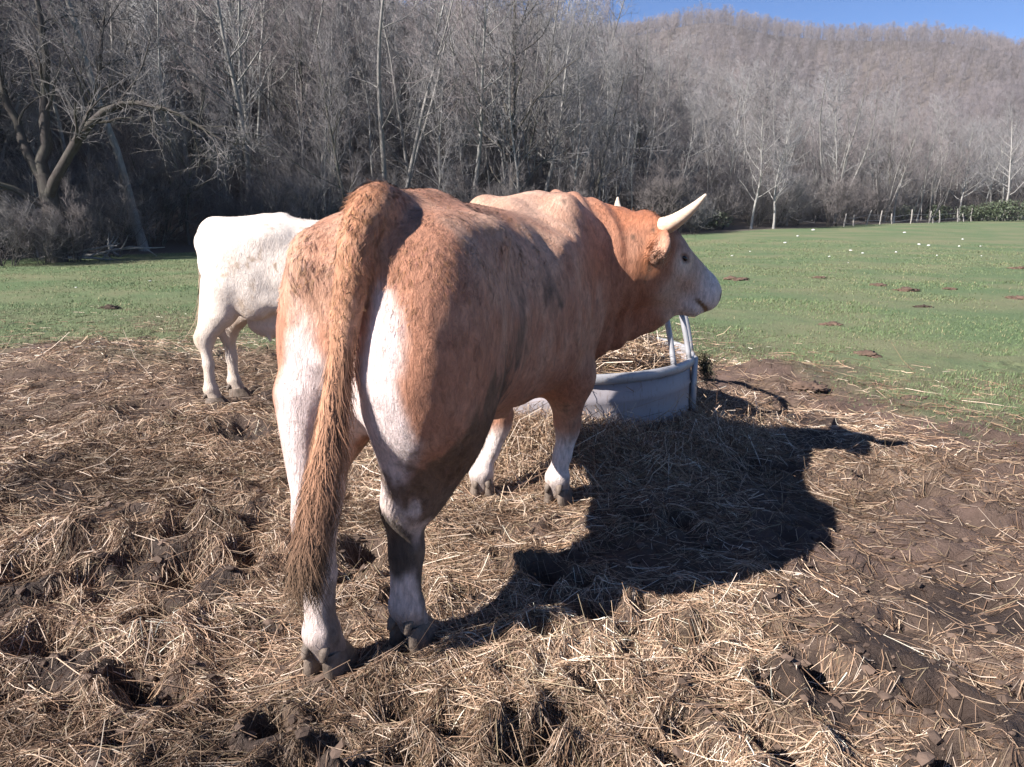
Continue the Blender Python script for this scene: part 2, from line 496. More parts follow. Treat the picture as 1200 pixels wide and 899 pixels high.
        for q in corners:
            for ax in range(3):
                if q[ax]: continue
                r = list(q); r[ax] = 1; r = tuple(r)
                a, b = vals[q], vals[r]
                m = (a < 0) != (b < 0)
                t = np.where(m, a / np.where(m, a - b, 1), 0)
                p = np.array(q, dtype=float)[None, :].repeat(len(act), 0)
                p[:, ax] += t
                P += p * m[:, None]; cnt += m
        P = (act + P / cnt[:, None]) * self.h + self.lo
        faces = []
        for ax in range(3):
            o = [slice(1, -1)] * 3
            a = [slice(None)] * 3; b = [slice(None)] * 3
            a[ax] = slice(0, -1); b[ax] = slice(1, None)
            sa, sb = inside[tuple(a)], inside[tuple(b)]
            e = np.argwhere(sa != sb)
            u, v = (ax + 1) % 3, (ax + 2) % 3
            ok = (e[:, u] > 0) & (e[:, v] > 0) & (e[:, u] < f.shape[u] - 1) & (e[:, v] < f.shape[v] - 1)
            e = e[ok]
            flip = sa[e[:, 0], e[:, 1], e[:, 2]]
            def cell(du, dv):
                q = e.copy(); q[:, u] += du; q[:, v] += dv
                return idx[q[:, 0], q[:, 1], q[:, 2]]
            q4 = np.stack([cell(-1, -1), cell(0, -1), cell(0, 0), cell(-1, 0)], 1)
            q4[~flip] = q4[~flip][:, ::-1]
            faces.append(q4)
        F = np.concatenate(faces)
        F = F[(F >= 0).all(1)]
        E = np.concatenate([F[:, [0, 1]], F[:, [1, 2]], F[:, [2, 3]], F[:, [3, 0]]])
        for _ in range(smooth):
            acc = np.zeros_like(P); n = np.zeros(len(P))
            for c_ in range(3):
                acc[:, c_] = np.bincount(E[:, 0], P[E[:, 1], c_], len(P)) + np.bincount(E[:, 1], P[E[:, 0], c_], len(P))
            n = np.bincount(E[:, 0], minlength=len(P)) + np.bincount(E[:, 1], minlength=len(P))
            P = P * 0.4 + 0.6 * acc / n[:, None]
        N = np.zeros_like(P)
        fn = np.cross(P[F[:, 2]] - P[F[:, 0]], P[F[:, 3]] - P[F[:, 1]])
        for i in range(4):
            for c_ in range(3):
                N[:, c_] += np.bincount(F[:, i], fn[:, c_], len(P))
        N /= np.linalg.norm(N, axis=1, keepdims=True) + 1e-9
        return P, F, N

def gauss(P, c, r):
    d = (P - np.array(c)) / np.array(r)
    return np.exp(-(d * d).sum(1))

def tube(path, radii, sides=10, closed_end=True, squash=None):
    path = np.array(path, dtype=float); n = len(path)
    T = np.gradient(path, axis=0); T /= np.linalg.norm(T, axis=1, keepdims=True)
    ref = np.array([0, 0, 1.0]) if abs(T[0, 2]) < 0.9 else np.array([1.0, 0, 0])
    V = []
    u = np.cross(T[0], ref); u /= np.linalg.norm(u)
    for i in range(n):
        u = u - T[i] * (u @ T[i]); u /= np.linalg.norm(u)
        v = np.cross(T[i], u)
        a = np.linspace(0, 2 * np.pi, sides, endpoint=False)
        V.append(path[i] + radii[i] * (np.cos(a)[:, None] * u + np.sin(a)[:, None] * v))
    V = np.concatenate(V)
    F = []
    for i in range(n - 1):
        for j in range(sides):
            k = (j + 1) % sides
            F.append((i * sides + j, i * sides + k, (i + 1) * sides + k, (i + 1) * sides + j))
    F = np.array(F)
    tri = []
    if closed_end:
        V = np.concatenate([V, path[-1:] + T[-1] * radii[-1] * 0.5, path[:1]])
        for j in range(sides):
            tri.append(((n - 1) * sides + j, (n - 1) * sides + (j + 1) % sides, n * sides))
            tri.append(((j + 1) % sides, j, n * sides + 1))
    return V, [F, np.array(tri)] if tri else [F]

def catmull(pts, m):
    pts = np.array(pts, dtype=float)
    q = np.concatenate([[2 * pts[0] - pts[1]], pts, [2 * pts[-1] - pts[-2]]])
    out = []
    t = np.linspace(0, len(pts) - 1, m)
    for s in t:
        i = min(int(s), len(pts) - 2); u = s - i
        p0, p1, p2, p3 = q[i], q[i + 1], q[i + 2], q[i + 3]
        out.append(0.5 * ((2 * p1) + (-p0 + p2) * u + (2 * p0 - 5 * p1 + 4 * p2 - p3) * u * u + (-p0 + 3 * p1 - 3 * p2 + p3) * u ** 3))
    return np.array(out)

def head_frame(o, yaw, pitch, roll=0.0):
    """rows: forward (nose), left, up of the head in body space; yaw to the left, pitch nose down"""
    f = np.array([math.cos(pitch) * math.cos(yaw), math.cos(pitch) * math.sin(yaw), -math.sin(pitch)])
    l = np.array([-math.sin(yaw), math.cos(yaw), 0.0])
    u = np.cross(f, l)
    if roll:
        l, u = l * math.cos(roll) + u * math.sin(roll), u * math.cos(roll) - l * math.sin(roll)
    return np.array(o, dtype=float), np.stack([f, l, u])

def sculpt_head(S, o, R, s=1.0):
    w = lambda p: o + (np.array(p) * s) @ R
    e = lambda c, r, k=0.05, sub=False: S.ell(w(c), [q * s for q in r], k * s, R, sub)
    e((0.09, 0, -0.085), (0.15, 0.125, 0.125))
    e((0.00, 0, -0.035), (0.085, 0.115, 0.075))
    S.cone(w((0.14, 0, -0.09)), w((0.47, 0, -0.085)), 0.115 * s, 0.075 * s, 0.06 * s)
    S.cone(w((0.13, 0, -0.03)), w((0.45, 0, -0.035)), 0.075 * s, 0.05 * s, 0.05 * s)
    for q in (1, -1):
        e((0.13, 0.055 * q, -0.18), (0.15, 0.065, 0.125))
        e((0.205, 0.09 * q, -0.035), (0.065, 0.035, 0.035), 0.03)
        e((0.30, 0.055 * q, -0.10), (0.12, 0.04, 0.05), 0.04)
    S.cone(w((0.16, 0, -0.26)), w((0.43, 0, -0.18)), 0.075 * s, 0.05 * s, 0.06 * s)
    e((0.48, 0, -0.095), (0.095, 0.098, 0.095), 0.05)
    e((0.53, 0, -0.065), (0.05, 0.075, 0.055), 0.03)
    e((0.455, 0, -0.195), (0.075, 0.066, 0.036), 0.02)
    for q in (1, -1):
        e((0.560, 0.070 * q, -0.058), (0.020, 0.020, 0.018), 0.010, True)
        S.cone(w((0.565, 0.03 * q, -0.155)), w((0.47, 0.09 * q, -0.158)), 0.012 * s, 0.006 * s, 0.008 * s, sub=True)
        e((0.212, 0.112 * q, -0.058), (0.042, 0.020, 0.032), 0.02)
        e((0.215, 0.126 * q, -0.06), (0.026, 0.016, 0.015), 0.008, True)
        # ear: hanging out sideways, cupped
        ax = np.array([-0.12, 0.82 * q, -0.50]); ax /= np.linalg.norm(ax)
        nr = np.array([0.75, 0.2 * q, 0.1]); nr -= ax * (nr @ ax); nr /= np.linalg.norm(nr)
        ER = np.stack([ax, np.cross(nr, ax), nr]) @ R
        c = np.array([0.035, 0.115 * q, -0.085]) + ax * 0.085
        S.ell(w(c), [0.135 * s, 0.078 * s, 0.024 * s], 0.025 * s, ER)
        S.ell(w(c + ax * 0.012 + nr * 0.022), [0.092 * s, 0.045 * s, 0.018 * s], 0.012 * s, ER, True)

def horn_mesh(name, o, R, pts, r0, mat, parent, s=1.0):
    P = catmull(np.array(pts), 22) * s
    t = np.linspace(0, 1, 22)
    rad = r0 * s * (1 - t ** 1.4) * (1 + 0.025 * np.sin(t * 60)) + 0.006 * s
    V, F = tube(P @ R + o, rad, 14)
    return mesh_ob(name, V, F, [mat], parent)

def hoof_mesh(parent, x, y, yaw, mat, s=1.0, wide=1.0):
    """two claws with a gap between them, on the ground, plus dewclaws"""
    V = []; F4 = []
    for q in (1, -1):
        n0 = len(V)
        rings = [(-0.02, 1.12, 1.0), (0.0, 1.12, 1.0), (0.03, 1.02, 0.96), (0.06, 0.88, 0.86), (0.085, 0.76, 0.78)]
        m = 14
        for z, sx, sy in rings:
            for j in range(m):
                a = 2 * math.pi * j / m
                px = (0.075 * math.cos(a) + (0.03 if math.cos(a) > 0 else 0) * math.cos(a) ** 2) * sx + 0.02 - z * 0.35
                py = 0.036 * math.sin(a) * sy * wide * (1 - 0.25 * max(0, math.cos(a)) ** 2)
                V.append((px * s, (py + q * (0.041 * wide - z * 0.1)) * s, z * s))
        for i in range(len(rings) - 1):
            for j in range(m):
                k = (j + 1) % m
                F4.append((n0 + i * m + j, n0 + i * m + k, n0 + (i + 1) * m + k, n0 + (i + 1) * m + j))
        F4.append(tuple(n0 + (len(rings) - 1) * m + j for j in (0, 3, 7, 10)))
    V = np.array(V); c, sn = math.cos(yaw), math.sin(yaw)
    V = np.stack([x + V[:, 0] * c - V[:, 1] * sn, y + V[:, 0] * sn + V[:, 1] * c, V[:, 2]], 1)
    V[:, 2] += 0.004
    h = mesh_ob('hoof', V, [np.array(F4)], [mat], parent)
    for q in (1, -1):
        p = np.array([[-0.045, 0.03 * q, 0.125], [-0.065, 0.034 * q, 0.105], [-0.078, 0.036 * q, 0.08]]) * s
        p = np.stack([x + p[:, 0] * c - p[:, 1] * sn, y + p[:, 0] * sn + p[:, 1] * c, p[:, 2]], 1)
        V, F = tube(p, np.array([0.02, 0.019, 0.010]) * s, 8)
        mesh_ob('dewclaw', V, F, [mat], h)
    return h

def hair_ribbons(base, direc, nrm, length, width, col, bend=0.35, seg=2):
    """thin tapered ribbons: base points, direction, surface normal"""
    n = len(base)
    side = np.cross(direc, nrm); side /= np.linalg.norm(side, axis=1, keepdims=True) + 1e-9
    rows = []
    for i in range(seg):
        t = i / seg
        p = base + direc * (length * t)[:, None] - nrm * (bend * length * t * t)[:, None]
        w = (width * (1 - 0.55 * t))[:, None] * side
        rows += [p - w, p + w]
    tip = base + direc * length[:, None] - nrm * (bend * length)[:, None]
    V = np.stack(rows + [tip], 1)                    # n, 2*seg+1, 3
    k = 2 * seg + 1
    b = np.arange(n)[:, None] * k
    F4 = []
    for i in range(seg - 1):
        F4.append(b + np.array([2 * i, 2 * i + 1, 2 * i + 3, 2 * i + 2]))
    F3 = b + np.array([2 * seg - 2, 2 * seg - 1, 2 * seg])
    f = ([np.concatenate(F4)] if F4 else []) + [F3]
    return V.reshape(-1, 3), f, np.repeat(nrm, k, 0), np.repeat(col, k, 0)

def surface_samples(P, F, N, n, rng, wfun=None):
    a = np.linalg.norm(np.cross(P[F[:, 2]] - P[F[:, 0]], P[F[:, 3]] - P[F[:, 1]]), axis=1)
    if wfun is not None:
        a = a * wfun(P[F].mean(1))
    f = rng.choice(len(F), n, p=a / a.sum())
    u, v = rng.random((2, n))
    w = np.stack([(1 - u) * (1 - v), u * (1 - v), u * v, (1 - u) * v], 1)
    pos = (P[F[f]] * w[:, :, None]).sum(1)
    nr = (N[F[f]] * w[:, :, None]).sum(1)
    nr /= np.linalg.norm(nr, axis=1, keepdims=True) + 1e-9
    return pos, nr, f, w

def coat_material(name, hair=False, streak=0.75):
    t = NT(name)
    co = t.coord()
    c = t.attr('coat')
    st = t.noise(70, 6, 0.75, t.mapping(co, (0.55, 1.0, 0.30), (0.0, 0.35, 0.0)), 0.6)
    big = t.noise(7, 5, 0.6, co)
    c = t.mix(streak, c, t.ramp(st, [(0.30, 0.38), (0.66, 1.2)]), 'MULTIPLY')
    c = t.mix(0.35, c, t.ramp(big, [(0.3, 0.6), (0.65, 1.0)]), 'MULTIPLY')
    t.set(Base_Color=c, Roughness=0.62)
    t.b.inputs['Specular IOR Level'].default_value = 0.22
    t.b.inputs['Sheen Weight'].default_value = 0.06
    if hair:
        vt = t.n('ShaderNodeVectorTransform', vector_type='NORMAL', convert_from='OBJECT', convert_to='WORLD')
        t.l(t.attr('skin_normal', 'Vector'), vt.inputs[0])
        geo = t.n('ShaderNodeNewGeometry')
        mx = t.n('ShaderNodeMix', data_type='VECTOR')
        mx.inputs['Factor'].default_value = 0.42
        t.l(vt.outputs[0], mx.inputs['A']); t.l(geo.outputs['Normal'], mx.inputs['B'])
        nn = t.n('ShaderNodeVectorMath', operation='NORMALIZE')
        t.l(mx.outputs['Result'], nn.inputs[0])
        t.l(nn.outputs[0], t.b.inputs['Normal'])
    else:
        t.bump(t.math('ADD', st, t.math('MULTIPLY', t.noise(170, 4, 0.7, t.mapping(co, (1, 1, 0.3))), 0.4)), 0.85, 0.012)
    return t.m

# ---------------------------------------------------------------- round hay feeder
def metal_mat(name, col, metallic, rough):
    t = NT(name)
    co = t.coord()
    n = t.noise(9, 6, 0.65, co); g = t.noise(45, 5, 0.7, t.mapping(co, (1, 1, 0.25)))
    c = t.mix(n, tuple(v * 0.75 for v in col), tuple(min(1, v * 1.2) for v in col))
    c = t.mix(t.ramp(g, [(0.56, 0.0), (0.75, 0.7)]), c, (0.16, 0.11, 0.085))
    t.set(Base_Color=c, Roughness=t.ramp(n, [(0.3, rough - 0.12), (0.7, rough + 0.15)]), Metallic=metallic)
    t.bump(g, 0.15, 0.004)
    return t.m
MAT_GALV = metal_mat('galvanised_steel', (0.40, 0.395, 0.41), 0.25, 0.5)
MAT_SHEET = metal_mat('galvanised_sheet', (0.33, 0.30, 0.315), 0.08, 0.6)

def build_feeder():
    cx, cy, R = FEED
    z0 = 0.02
    root = tag(empty('hay_feeder', (cx, cy, 0)), 'round grey metal hay feeder ring half hidden behind the tan bull', 'hay feeder')
    RIM, TOP = 0.50, 0.86
    nseg = 3
    gap = 0.018
    for s in range(nseg):                          # three bolted sheets
        a0 = -0.30 + s * 2 * math.pi / nseg + gap; a1 = -0.30 + (s + 1) * 2 * math.pi / nseg - gap
        m = 26
        a = np.linspace(a0, a1, m)
        prof = [(R, z0), (R + 0.004, z0 + 0.14), (R + 0.014, z0 + 0.16), (R + 0.004, z0 + 0.18), (R + 0.004, RIM - 0.16), (R + 0.014, RIM - 0.14), (R + 0.004, RIM - 0.12), (R, RIM),
                (R - 0.004, RIM), (R - 0.001, RIM - 0.12), (R + 0.009, RIM - 0.14), (R - 0.001, RIM - 0.16), (R - 0.001, z0 + 0.18), (R + 0.009, z0 + 0.16), (R - 0.001, z0 + 0.14), (R - 0.004, z0)]
        k = len(prof)
        V = np.array([[r * math.cos(t), r * math.sin(t), z] for t in a for r, z in prof])
        F = [(i * k + j, i * k + (j + 1) % k, (i + 1) * k + (j + 1) % k, (i + 1) * k + j) for i in range(m - 1) for j in range(k)]
        F += [tuple((m - 1) * k + j for j in (0, 1, k - 2, k - 1)), (0, k - 1, k - 2, 1)]
        F = [f[::-1] for f in F]
        mesh_ob('sheet_panel', V, [np.array(F)], [MAT_SHEET], root)
    def ring(name, r, z, tr, a0=0, a1=2 * math.pi, n=72, squash=1.0):
        full = abs(a1 - a0 - 2 * math.pi) < 1e-6
        a = np.linspace(a0, a1, n, endpoint=not full)
        k = 10; V = []
        for t in a:
            for j in range(k):
                b = 2 * math.pi * j / k
                V.append(((r + tr * math.cos(b)) * math.cos(t), (r + tr * math.cos(b)) * math.sin(t), z + tr * squash * math.sin(b)))
        F = []
        for i in range(n if full else n - 1):
            for j in range(k):
                F.append((i * k + j, ((i + 1) % n) * k + j, ((i + 1) % n) * k + (j + 1) % k, i * k + (j + 1) % k))
        mesh_ob(name, np.array(V), [np.array(F)], [MAT_GALV], root)
    ring('rim_rail', R + 0.012, RIM + 0.005, 0.020, squash=1.7)
    ring('base_rail', R + 0.012, z0 + 0.02, 0.022)
    ring('top_rail', R - 0.07, TOP, 0.024)
    for s in range(nseg):                          # uprights covering the joints
        t = -0.30 + s * 2 * math.pi / nseg
        V, F = tube([(0, 0, z0), (0, 0, 0.3), (0, 0, RIM + 0.02)], [0.032] * 3, 10)
        V = V * np.array([0.7, 1.6, 1]) ; c, sn = math.cos(t), math.sin(t)
        V = np.stack([V[:, 0] * c - V[:, 1] * sn + (R + 0.028) * c, V[:, 0] * sn + V[:, 1] * c + (R + 0.028) * sn, V[:, 2]], 1)
        mesh_ob('upright_post', V, F, [MAT_GALV], root)
    bar = None
    nb = 4
    for i in range(nb):                            # feeding places between groups of slanting bars
        t = -0.42 + i * 2 * math.pi / nb
        for q in (-1, 0, 1):
            t0 = t + q * 0.30
            if bar is None:
                P = catmull([(R + 0.006, 0, RIM + 0.02), (R - 0.025, 0, RIM + 0.18), (R - 0.07, 0, TOP)], 6)
                V, F = tube(P, [0.019] * 6, 8)
                bar = np_mesh('bar', V, F, [MAT_GALV])
            o = link(bpy.data.objects.new('bar', bar), root)
            o.rotation_euler.z = t0
    return root
build_feeder()

# ---------------------------------------------------------------- stones, dung and molehills on the pasture
def lump(seed, n=2, flat=0.6, rough=0.3):
    bm = bmesh.new()
    bmesh.ops.create_icosphere(bm, subdivisions=n, radius=1.0)
    V = np.array([v.co[:] for v in bm.verts]); F = np.array([[v.index for v in f.verts] for f in bm.faces]); bm.free()
    s = 1 + rough * fbm(V[:, 0] * 1.6 + seed * 3.1, V[:, 1] * 1.6, V[:, 2] * 1.6, seed=400 + seed) + rough * 0.5 * vnoise(V[:, 0] * 5, V[:, 1] * 5, V[:, 2] * 5, seed=420 + seed)
    V = V * s[:, None] * np.array([1, 0.8, flat])
    return V, F
MAT_STONE = simple_mat('white_limestone', (0.62, 0.61, 0.57), 0.9, 0.25, 6, bump=0.3)
MAT_DUNG = simple_mat('dung', (0.055, 0.038, 0.028), 0.9, 0.45, 9, bump=0.7)
MAT_SOILHEAP = simple_mat('dug_earth', (0.115, 0.075, 0.055), 0.95, 0.4, 9, bump=0.8)

def at_px(px, py):
    """where the view ray of a pixel of the photograph meets the ground (used to measure places once)"""
    p = math.radians(12.5); F_ = 900.0
    d = np.array([(px - 600) / F_, math.cos(p) + (449.5 - py) / F_ * math.sin(p), -math.sin(p) + (449.5 - py) / F_ * math.cos(p)])
    t = np.geomspace(1.0, 120.0, 3000)
    k = int(np.argmax(1.5 + d[2] * t <= big_height(d[0] * t, d[1] * t)))
    return float(d[0] * t[k]), float(d[1] * t[k]), float(t[k])
def px_size(t): return t / 900.0

stone_meshes = []
for i in range(4):
    V, F = lump(i, 2, 0.62, 0.35)
    stone_meshes.append(np_mesh('stone', V, [F], [MAT_STONE], smooth=False))
rs = np.random.default_rng(31)
spots = [(920, 285), (997, 294), (1011, 297), (994, 308), (1077, 287), (1088, 288), (1124, 289), (1149, 289), (879, 295), (1150, 300), (953, 270), (858, 300), (1060, 273),
         (1098, 300), (1128, 281), (935, 277), (89, 337), (176, 330), (1050, 296), (972, 301)]
STONE_BIG = {920: 'largest white stone on the far grass, right of the horn tip', 997: 'white stone in the middle pasture beside another pale stone', 994: 'flat white stone nearest the camera on the right pasture'}
for i, (px, py) in enumerate(spots):
    x, y, t = at_px(px, py)
    r = px_size(t) * (0.7 + 1.1 * rs.random())
    o = link(bpy.data.objects.new('stone', stone_meshes[i % 4]))
    o.location = (x, y, float(ground_z(np.array([x]), np.array([y]))[0]) + r * 0.25)
    o.scale = (r * 1.25, r, r); o.rotation_euler = (0, 0, rs.random() * 6)
    lb = STONE_BIG.get(px) or ('small white stone on the grass left of the white cow' if px < 400 else 'small pale stone scattered on the green pasture at right')
    tag(o, lb, 'stone', 'white stones scattered over the pasture')
pats = [(1083, 360, 11, 'dark dung pat in the grass, the blackest one on the right pasture', 'dung pat'), (130, 362, 12, 'dark dung pat alone in the grass left of the white cow', 'dung pat'),
        (1063, 341, 14, 'brown flat earth clod heap behind the dark dung pat', 'earth heap'), (1030, 335, 11, 'brown scuffed earth patch in the far grass left of another heap', 'earth heap'),
        (975, 381, 13, 'brown earth heap in the grass right of the bull muzzle', 'earth heap'), (1015, 416, 17, 'wide molehill of brown earth at the edge of the grass', 'earth heap'),
        (948, 456, 20, 'largest low molehill of brown earth beside the bull head shadow', 'earth heap'), (1070, 470, 15, 'dark trodden clod of earth at right of the largest molehill', 'earth heap'),
        (862, 328, 14, 'reddish bare earth scrape in the grass just right of the muzzle', 'earth heap'), (1195, 315, 12, 'brown earth heap at the far right edge of the picture', 'earth heap'),
        (960, 326, 8, 'small brown earth clod in the far grass', 'earth heap'), (1112, 339, 9, 'small brown earth clod right of the flat clod heap', 'earth heap'), (1190, 350, 12, 'bare brown scrape at the right edge above the straw', 'earth heap')]
for i, (px, py, hw, lb, ct) in enumerate(pats):
    x, y, t = at_px(px, py)
    r = px_size(t) * hw * 0.85
    V, F = lump(10 + i, 4, 0.27, 0.7)
    V = V * (1 + 0.22 * fbm(V[:, 0] * 7, V[:, 1] * 7, V[:, 2] * 7 + i, seed=440))[:, None]
    V = V * np.array([r, r * 1.1, r]); V[:, 2] = np.maximum(V[:, 2], -0.03)
    o = mesh_ob('dung_pat' if ct == 'dung pat' else 'earth_heap', V, [F], [MAT_DUNG if ct == 'dung pat' else MAT_SOILHEAP])
    o.location = (x, y, float(ground_z(np.array([x]), np.array([y]))[0]))
    tag(o, lb, ct)
# ---------------------------------------------------------------- the bare winter wood
class Bark:
    """collects tapering tubes; trunk and limbs in one list, twigs in another"""
    def __init__(self): self.V = []; self.F4 = []; self.F3 = []; self.n = 0
    def tube(self, P, r, sides):
        P = np.asarray(P); n = len(P)
        T = np.gradient(P, axis=0); T /= np.linalg.norm(T, axis=1, keepdims=True) + 1e-9
        ref = np.array([1.0, 0, 0]) if abs(T[0, 0]) < 0.8 else np.array([0, 1.0, 0])
        u = np.cross(T, ref); u /= np.linalg.norm(u, axis=1, keepdims=True) + 1e-9
        v = np.cross(T, u)
        a = np.arange(sides) * 2 * np.pi / sides
        ring = P[:, None, :] + np.asarray(r)[:, None, None] * (np.cos(a)[None, :, None] * u[:, None, :] + np.sin(a)[None, :, None] * v[:, None, :])
        self.V.append(ring.reshape(-1, 3))
        i = np.arange(n - 1)[:, None] * sides; j = np.arange(sides)[None, :]; k = (j + 1) % sides
        self.F4.append((np.stack([i + j, i + k, i + sides + k, i + sides + j], -1).reshape(-1, 4)) + self.n)
        self.n += n * sides
    def spikes(self, A, B, r):
        """many three-sided spikes at once"""
        A = np.asarray(A); B = np.asarray(B); m = len(A)
        if not m: return
        T = B - A; T /= np.linalg.norm(T, axis=1, keepdims=True) + 1e-9
        u = np.cross(T, np.array([0.31, 0.77, 0.2])); u /= np.linalg.norm(u, axis=1, keepdims=True) + 1e-9
        v = np.cross(T, u); r = np.asarray(r)[:, None]
        V = np.stack([A + r * u, A + r * (-0.5 * u + 0.866 * v), A + r * (-0.5 * u - 0.866 * v), B], 1)
        self.V.append(V.reshape(-1, 3))
        b = np.arange(m)[:, None] * 4 + self.n
        self.F3.append(np.concatenate([b + np.array([0, 1, 3]), b + np.array([1, 2, 3]), b + np.array([2, 0, 3])]))
        self.n += 4 * m
    def mesh(self, name, mat):
        f = []
        if self.F4: f.append(np.concatenate(self.F4))
        if self.F3: f.append(np.concatenate(self.F3))
        return np_mesh(name, np.concatenate(self.V), f, [mat])

def limb_path(rng, p, d, L, n, wig, up):
    P = [np.array(p, dtype=float)]; d = np.array(d, dtype=float)
    for i in range(n):
        d = d + rng.normal(0, wig, 3) + np.array([0, 0, up])
        d /= np.linalg.norm(d)
        P.append(P[-1] + d * (L / n))
    return np.array(P)

def perp(rng, d, ang):
    q = rng.normal(0, 1, 3); q -= d * (q @ d); q /= np.linalg.norm(q) + 1e-9
    return d * math.cos(ang) + q * math.sin(ang)

def twigs_on(rng, C, P, r, per, tl, tr, up=0.35, sub=2):
    """fine twigs along a branch, each with a few finer ones"""
    n = per
    t = 0.2 + 0.8 * rng.random(n)
    idx = np.minimum((t * (len(P) - 1)).astype(int), len(P) - 2); f = (t * (len(P) - 1) - idx)[:, None]
    A = P[idx] * (1 - f) + P[idx + 1] * f
    d0 = P[idx + 1] - P[idx]; d0 /= np.linalg.norm(d0, axis=1, keepdims=True)
    d = d0 * 0.75 + rng.normal(0, 0.6, (n, 3)) + np.array([0, 0, up]); d /= np.linalg.norm(d, axis=1, keepdims=True)
    L = tl * (0.5 + rng.random(n))
    B = A + d * L[:, None]
    C.spikes(A, B, tr * (0.7 + 0.5 * rng.random(n)))
    for _ in range(sub):
        q = (0.25 + 0.6 * rng.random(n))[:, None]
        A2 = A + (B - A) * q
        d2 = d + rng.normal(0, 0.5, (n, 3)) + np.array([0, 0, up * 0.5]); d2 /= np.linalg.norm(d2, axis=1, keepdims=True)
        C.spikes(A2, A2 + d2 * (L * 0.6 * (0.5 + rng.random(n)))[:, None], tr * 0.6 * np.ones(n))

def make_tree(seed, H=13.0, r=0.16, lean=0.05, fork=0.0, n1=18, n2=6, tw=7, low=0.22, spread=0.75, twr=0.011, name='tree', bark=None, twig=None, stems=1, up=0.10, tl=0.75):
    rng = np.random.default_rng(seed)
    T, C = Bark(), Bark()
    for s in range(stems):
        a = rng.random() * 6.28
        ln = lean if stems == 1 else 0.25 + 0.15 * rng.random()
        d = np.array([math.cos(a) * ln, math.sin(a) * ln, 1.0]); d /= np.linalg.norm(d)
        Hs = H * (1 if s == 0 else 0.75 + 0.25 * rng.random())
        P = limb_path(rng, (0.18 * math.cos(a) * (stems > 1), 0.18 * math.sin(a) * (stems > 1), -0.3), d, Hs, 11, 0.055, 0.03 if stems == 1 else 0.07)
        R = np.linspace(1, 0.10, 12) ** 0.85 * r * (1 if s == 0 else 0.8)
        R[0] *= 1.35
        T.tube(P, R, 6)
        m1 = max(4, int(n1 / stems ** 0.6))
        for i in range(m1):
            t = low + (0.97 - low) * (i + rng.random()) / m1
            k = t * 11; j = min(int(k), 10); p = P[j] + (P[j + 1] - P[j]) * (k - j)
            dd = P[j + 1] - P[j]; dd /= np.linalg.norm(dd)
            L = Hs * (0.16 + 0.26 * (1 - t)) * spread * (0.7 + 0.6 * rng.random()) * (1.3 if rng.random() < 0.15 else 1)
            d1 = perp(rng, dd, math.radians(35 + 30 * rng.random()))
            rr = np.interp(k, np.arange(12), R) * 0.50
            Q = limb_path(rng, p, d1, L, 5, 0.13, up)
            RQ = np.linspace(rr, rr * 0.2 + 0.004, 6)
            T.tube(Q, RQ, 4)
            twigs_on(rng, C, Q, RQ, max(3, tw // 2), tl, twr)
            for b in range(n2):
                t2 = 0.25 + 0.75 * (b + rng.random()) / n2
                k2 = min(t2, 0.99) * 5; j2 = int(k2); p2 = Q[j2] + (Q[j2 + 1] - Q[j2]) * (k2 - j2)
                d2 = Q[j2 + 1] - Q[j2]; d2 /= np.linalg.norm(d2)
                L2 = L * (0.35 + 0.35 * rng.random())
                W = limb_path(rng, p2, perp(rng, d2, math.radians(30 + 25 * rng.random())), L2, 3, 0.16, up * 0.8)
                r2 = np.interp(k2, np.arange(6), RQ) * 0.55 + 0.003
                C.tube(W, np.linspace(r2, 0.005, 4), 3)
                twigs_on(rng, C, W, None, tw, tl * 0.8, twr * 0.85)
    return T.mesh(name + '_trunk', bark), C.mesh(name + '_crown', twig)

def bark_material(name, dark, pale, moss=0.25, twig=False):
    t = NT(name)
    co = t.coord()
    info = t.n('ShaderNodeObjectInfo')
    n = t.noise(1.7 if not twig else 0.5, 6, 0.6, co); s = t.noise(14, 4, 0.65, t.mapping(co, (1, 1, 0.25)))
    c = t.mix(t.ramp(s, [(0.3, 0.0), (0.7, 1.0)]), dark, pale)
    c = t.mix(t.math('MULTIPLY', t.ramp(n, [(0.45, 0.0), (0.7, 1.0)]), moss), c, (0.13, 0.15, 0.10))
    c = t.mix(t.math('MULTIPLY', info.outputs['Random'], 0.45), c, (0.10, 0.075, 0.070))
    t.set(Base_Color=c, Roughness=0.85)
    t.b.inputs['Specular IOR Level'].default_value = 0.2
    return t.m
TWIG_UNDER = bark_material('underwood_twigs', (0.10, 0.093, 0.092), (0.25, 0.23, 0.225), 0.1, True)
TWIG_FAR = bark_material('far_twigs', (0.14, 0.125, 0.132), (0.28, 0.255, 0.265), 0.0, True)
BARK_PALE = bark_material('pale_bark', (0.17, 0.163, 0.152), (0.39, 0.38, 0.36), 0.3)
BARK_DARK = bark_material('dark_bark', (0.035, 0.032, 0.028), (0.115, 0.105, 0.095), 0.5)  # dark trunks, colour lowered further for the shade over the left wood
BARK_SHADED = bark_material('shaded_bark', (0.022, 0.020, 0.018), (0.065, 0.060, 0.054), 0.3)  # arched tree: bark colour darkened for the shade it stands in
BARK_WHITE = bark_material('white_bark', (0.24, 0.23, 0.21), (0.50, 0.48, 0.45), 0.1)
TWIG_GREY = bark_material('grey_twigs', (0.165, 0.16, 0.163), (0.35, 0.34, 0.345), 0.2, True)
TWIG_BROWN = bark_material('brown_twigs', (0.165, 0.143, 0.143), (0.33, 0.29, 0.287), 0.0, True)
TWIG_DARK = bark_material('dark_twigs', (0.11, 0.105, 0.105), (0.25, 0.235, 0.235), 0.3, True)
LEAF = (lambda t: (t.set(Base_Color=t.mix(t.noise(3, 4, 0.6, t.coord()), (0.040, 0.058, 0.030), (0.085, 0.100, 0.055)), Roughness=0.6), t.m)[1])(NT('bramble_leaf'))

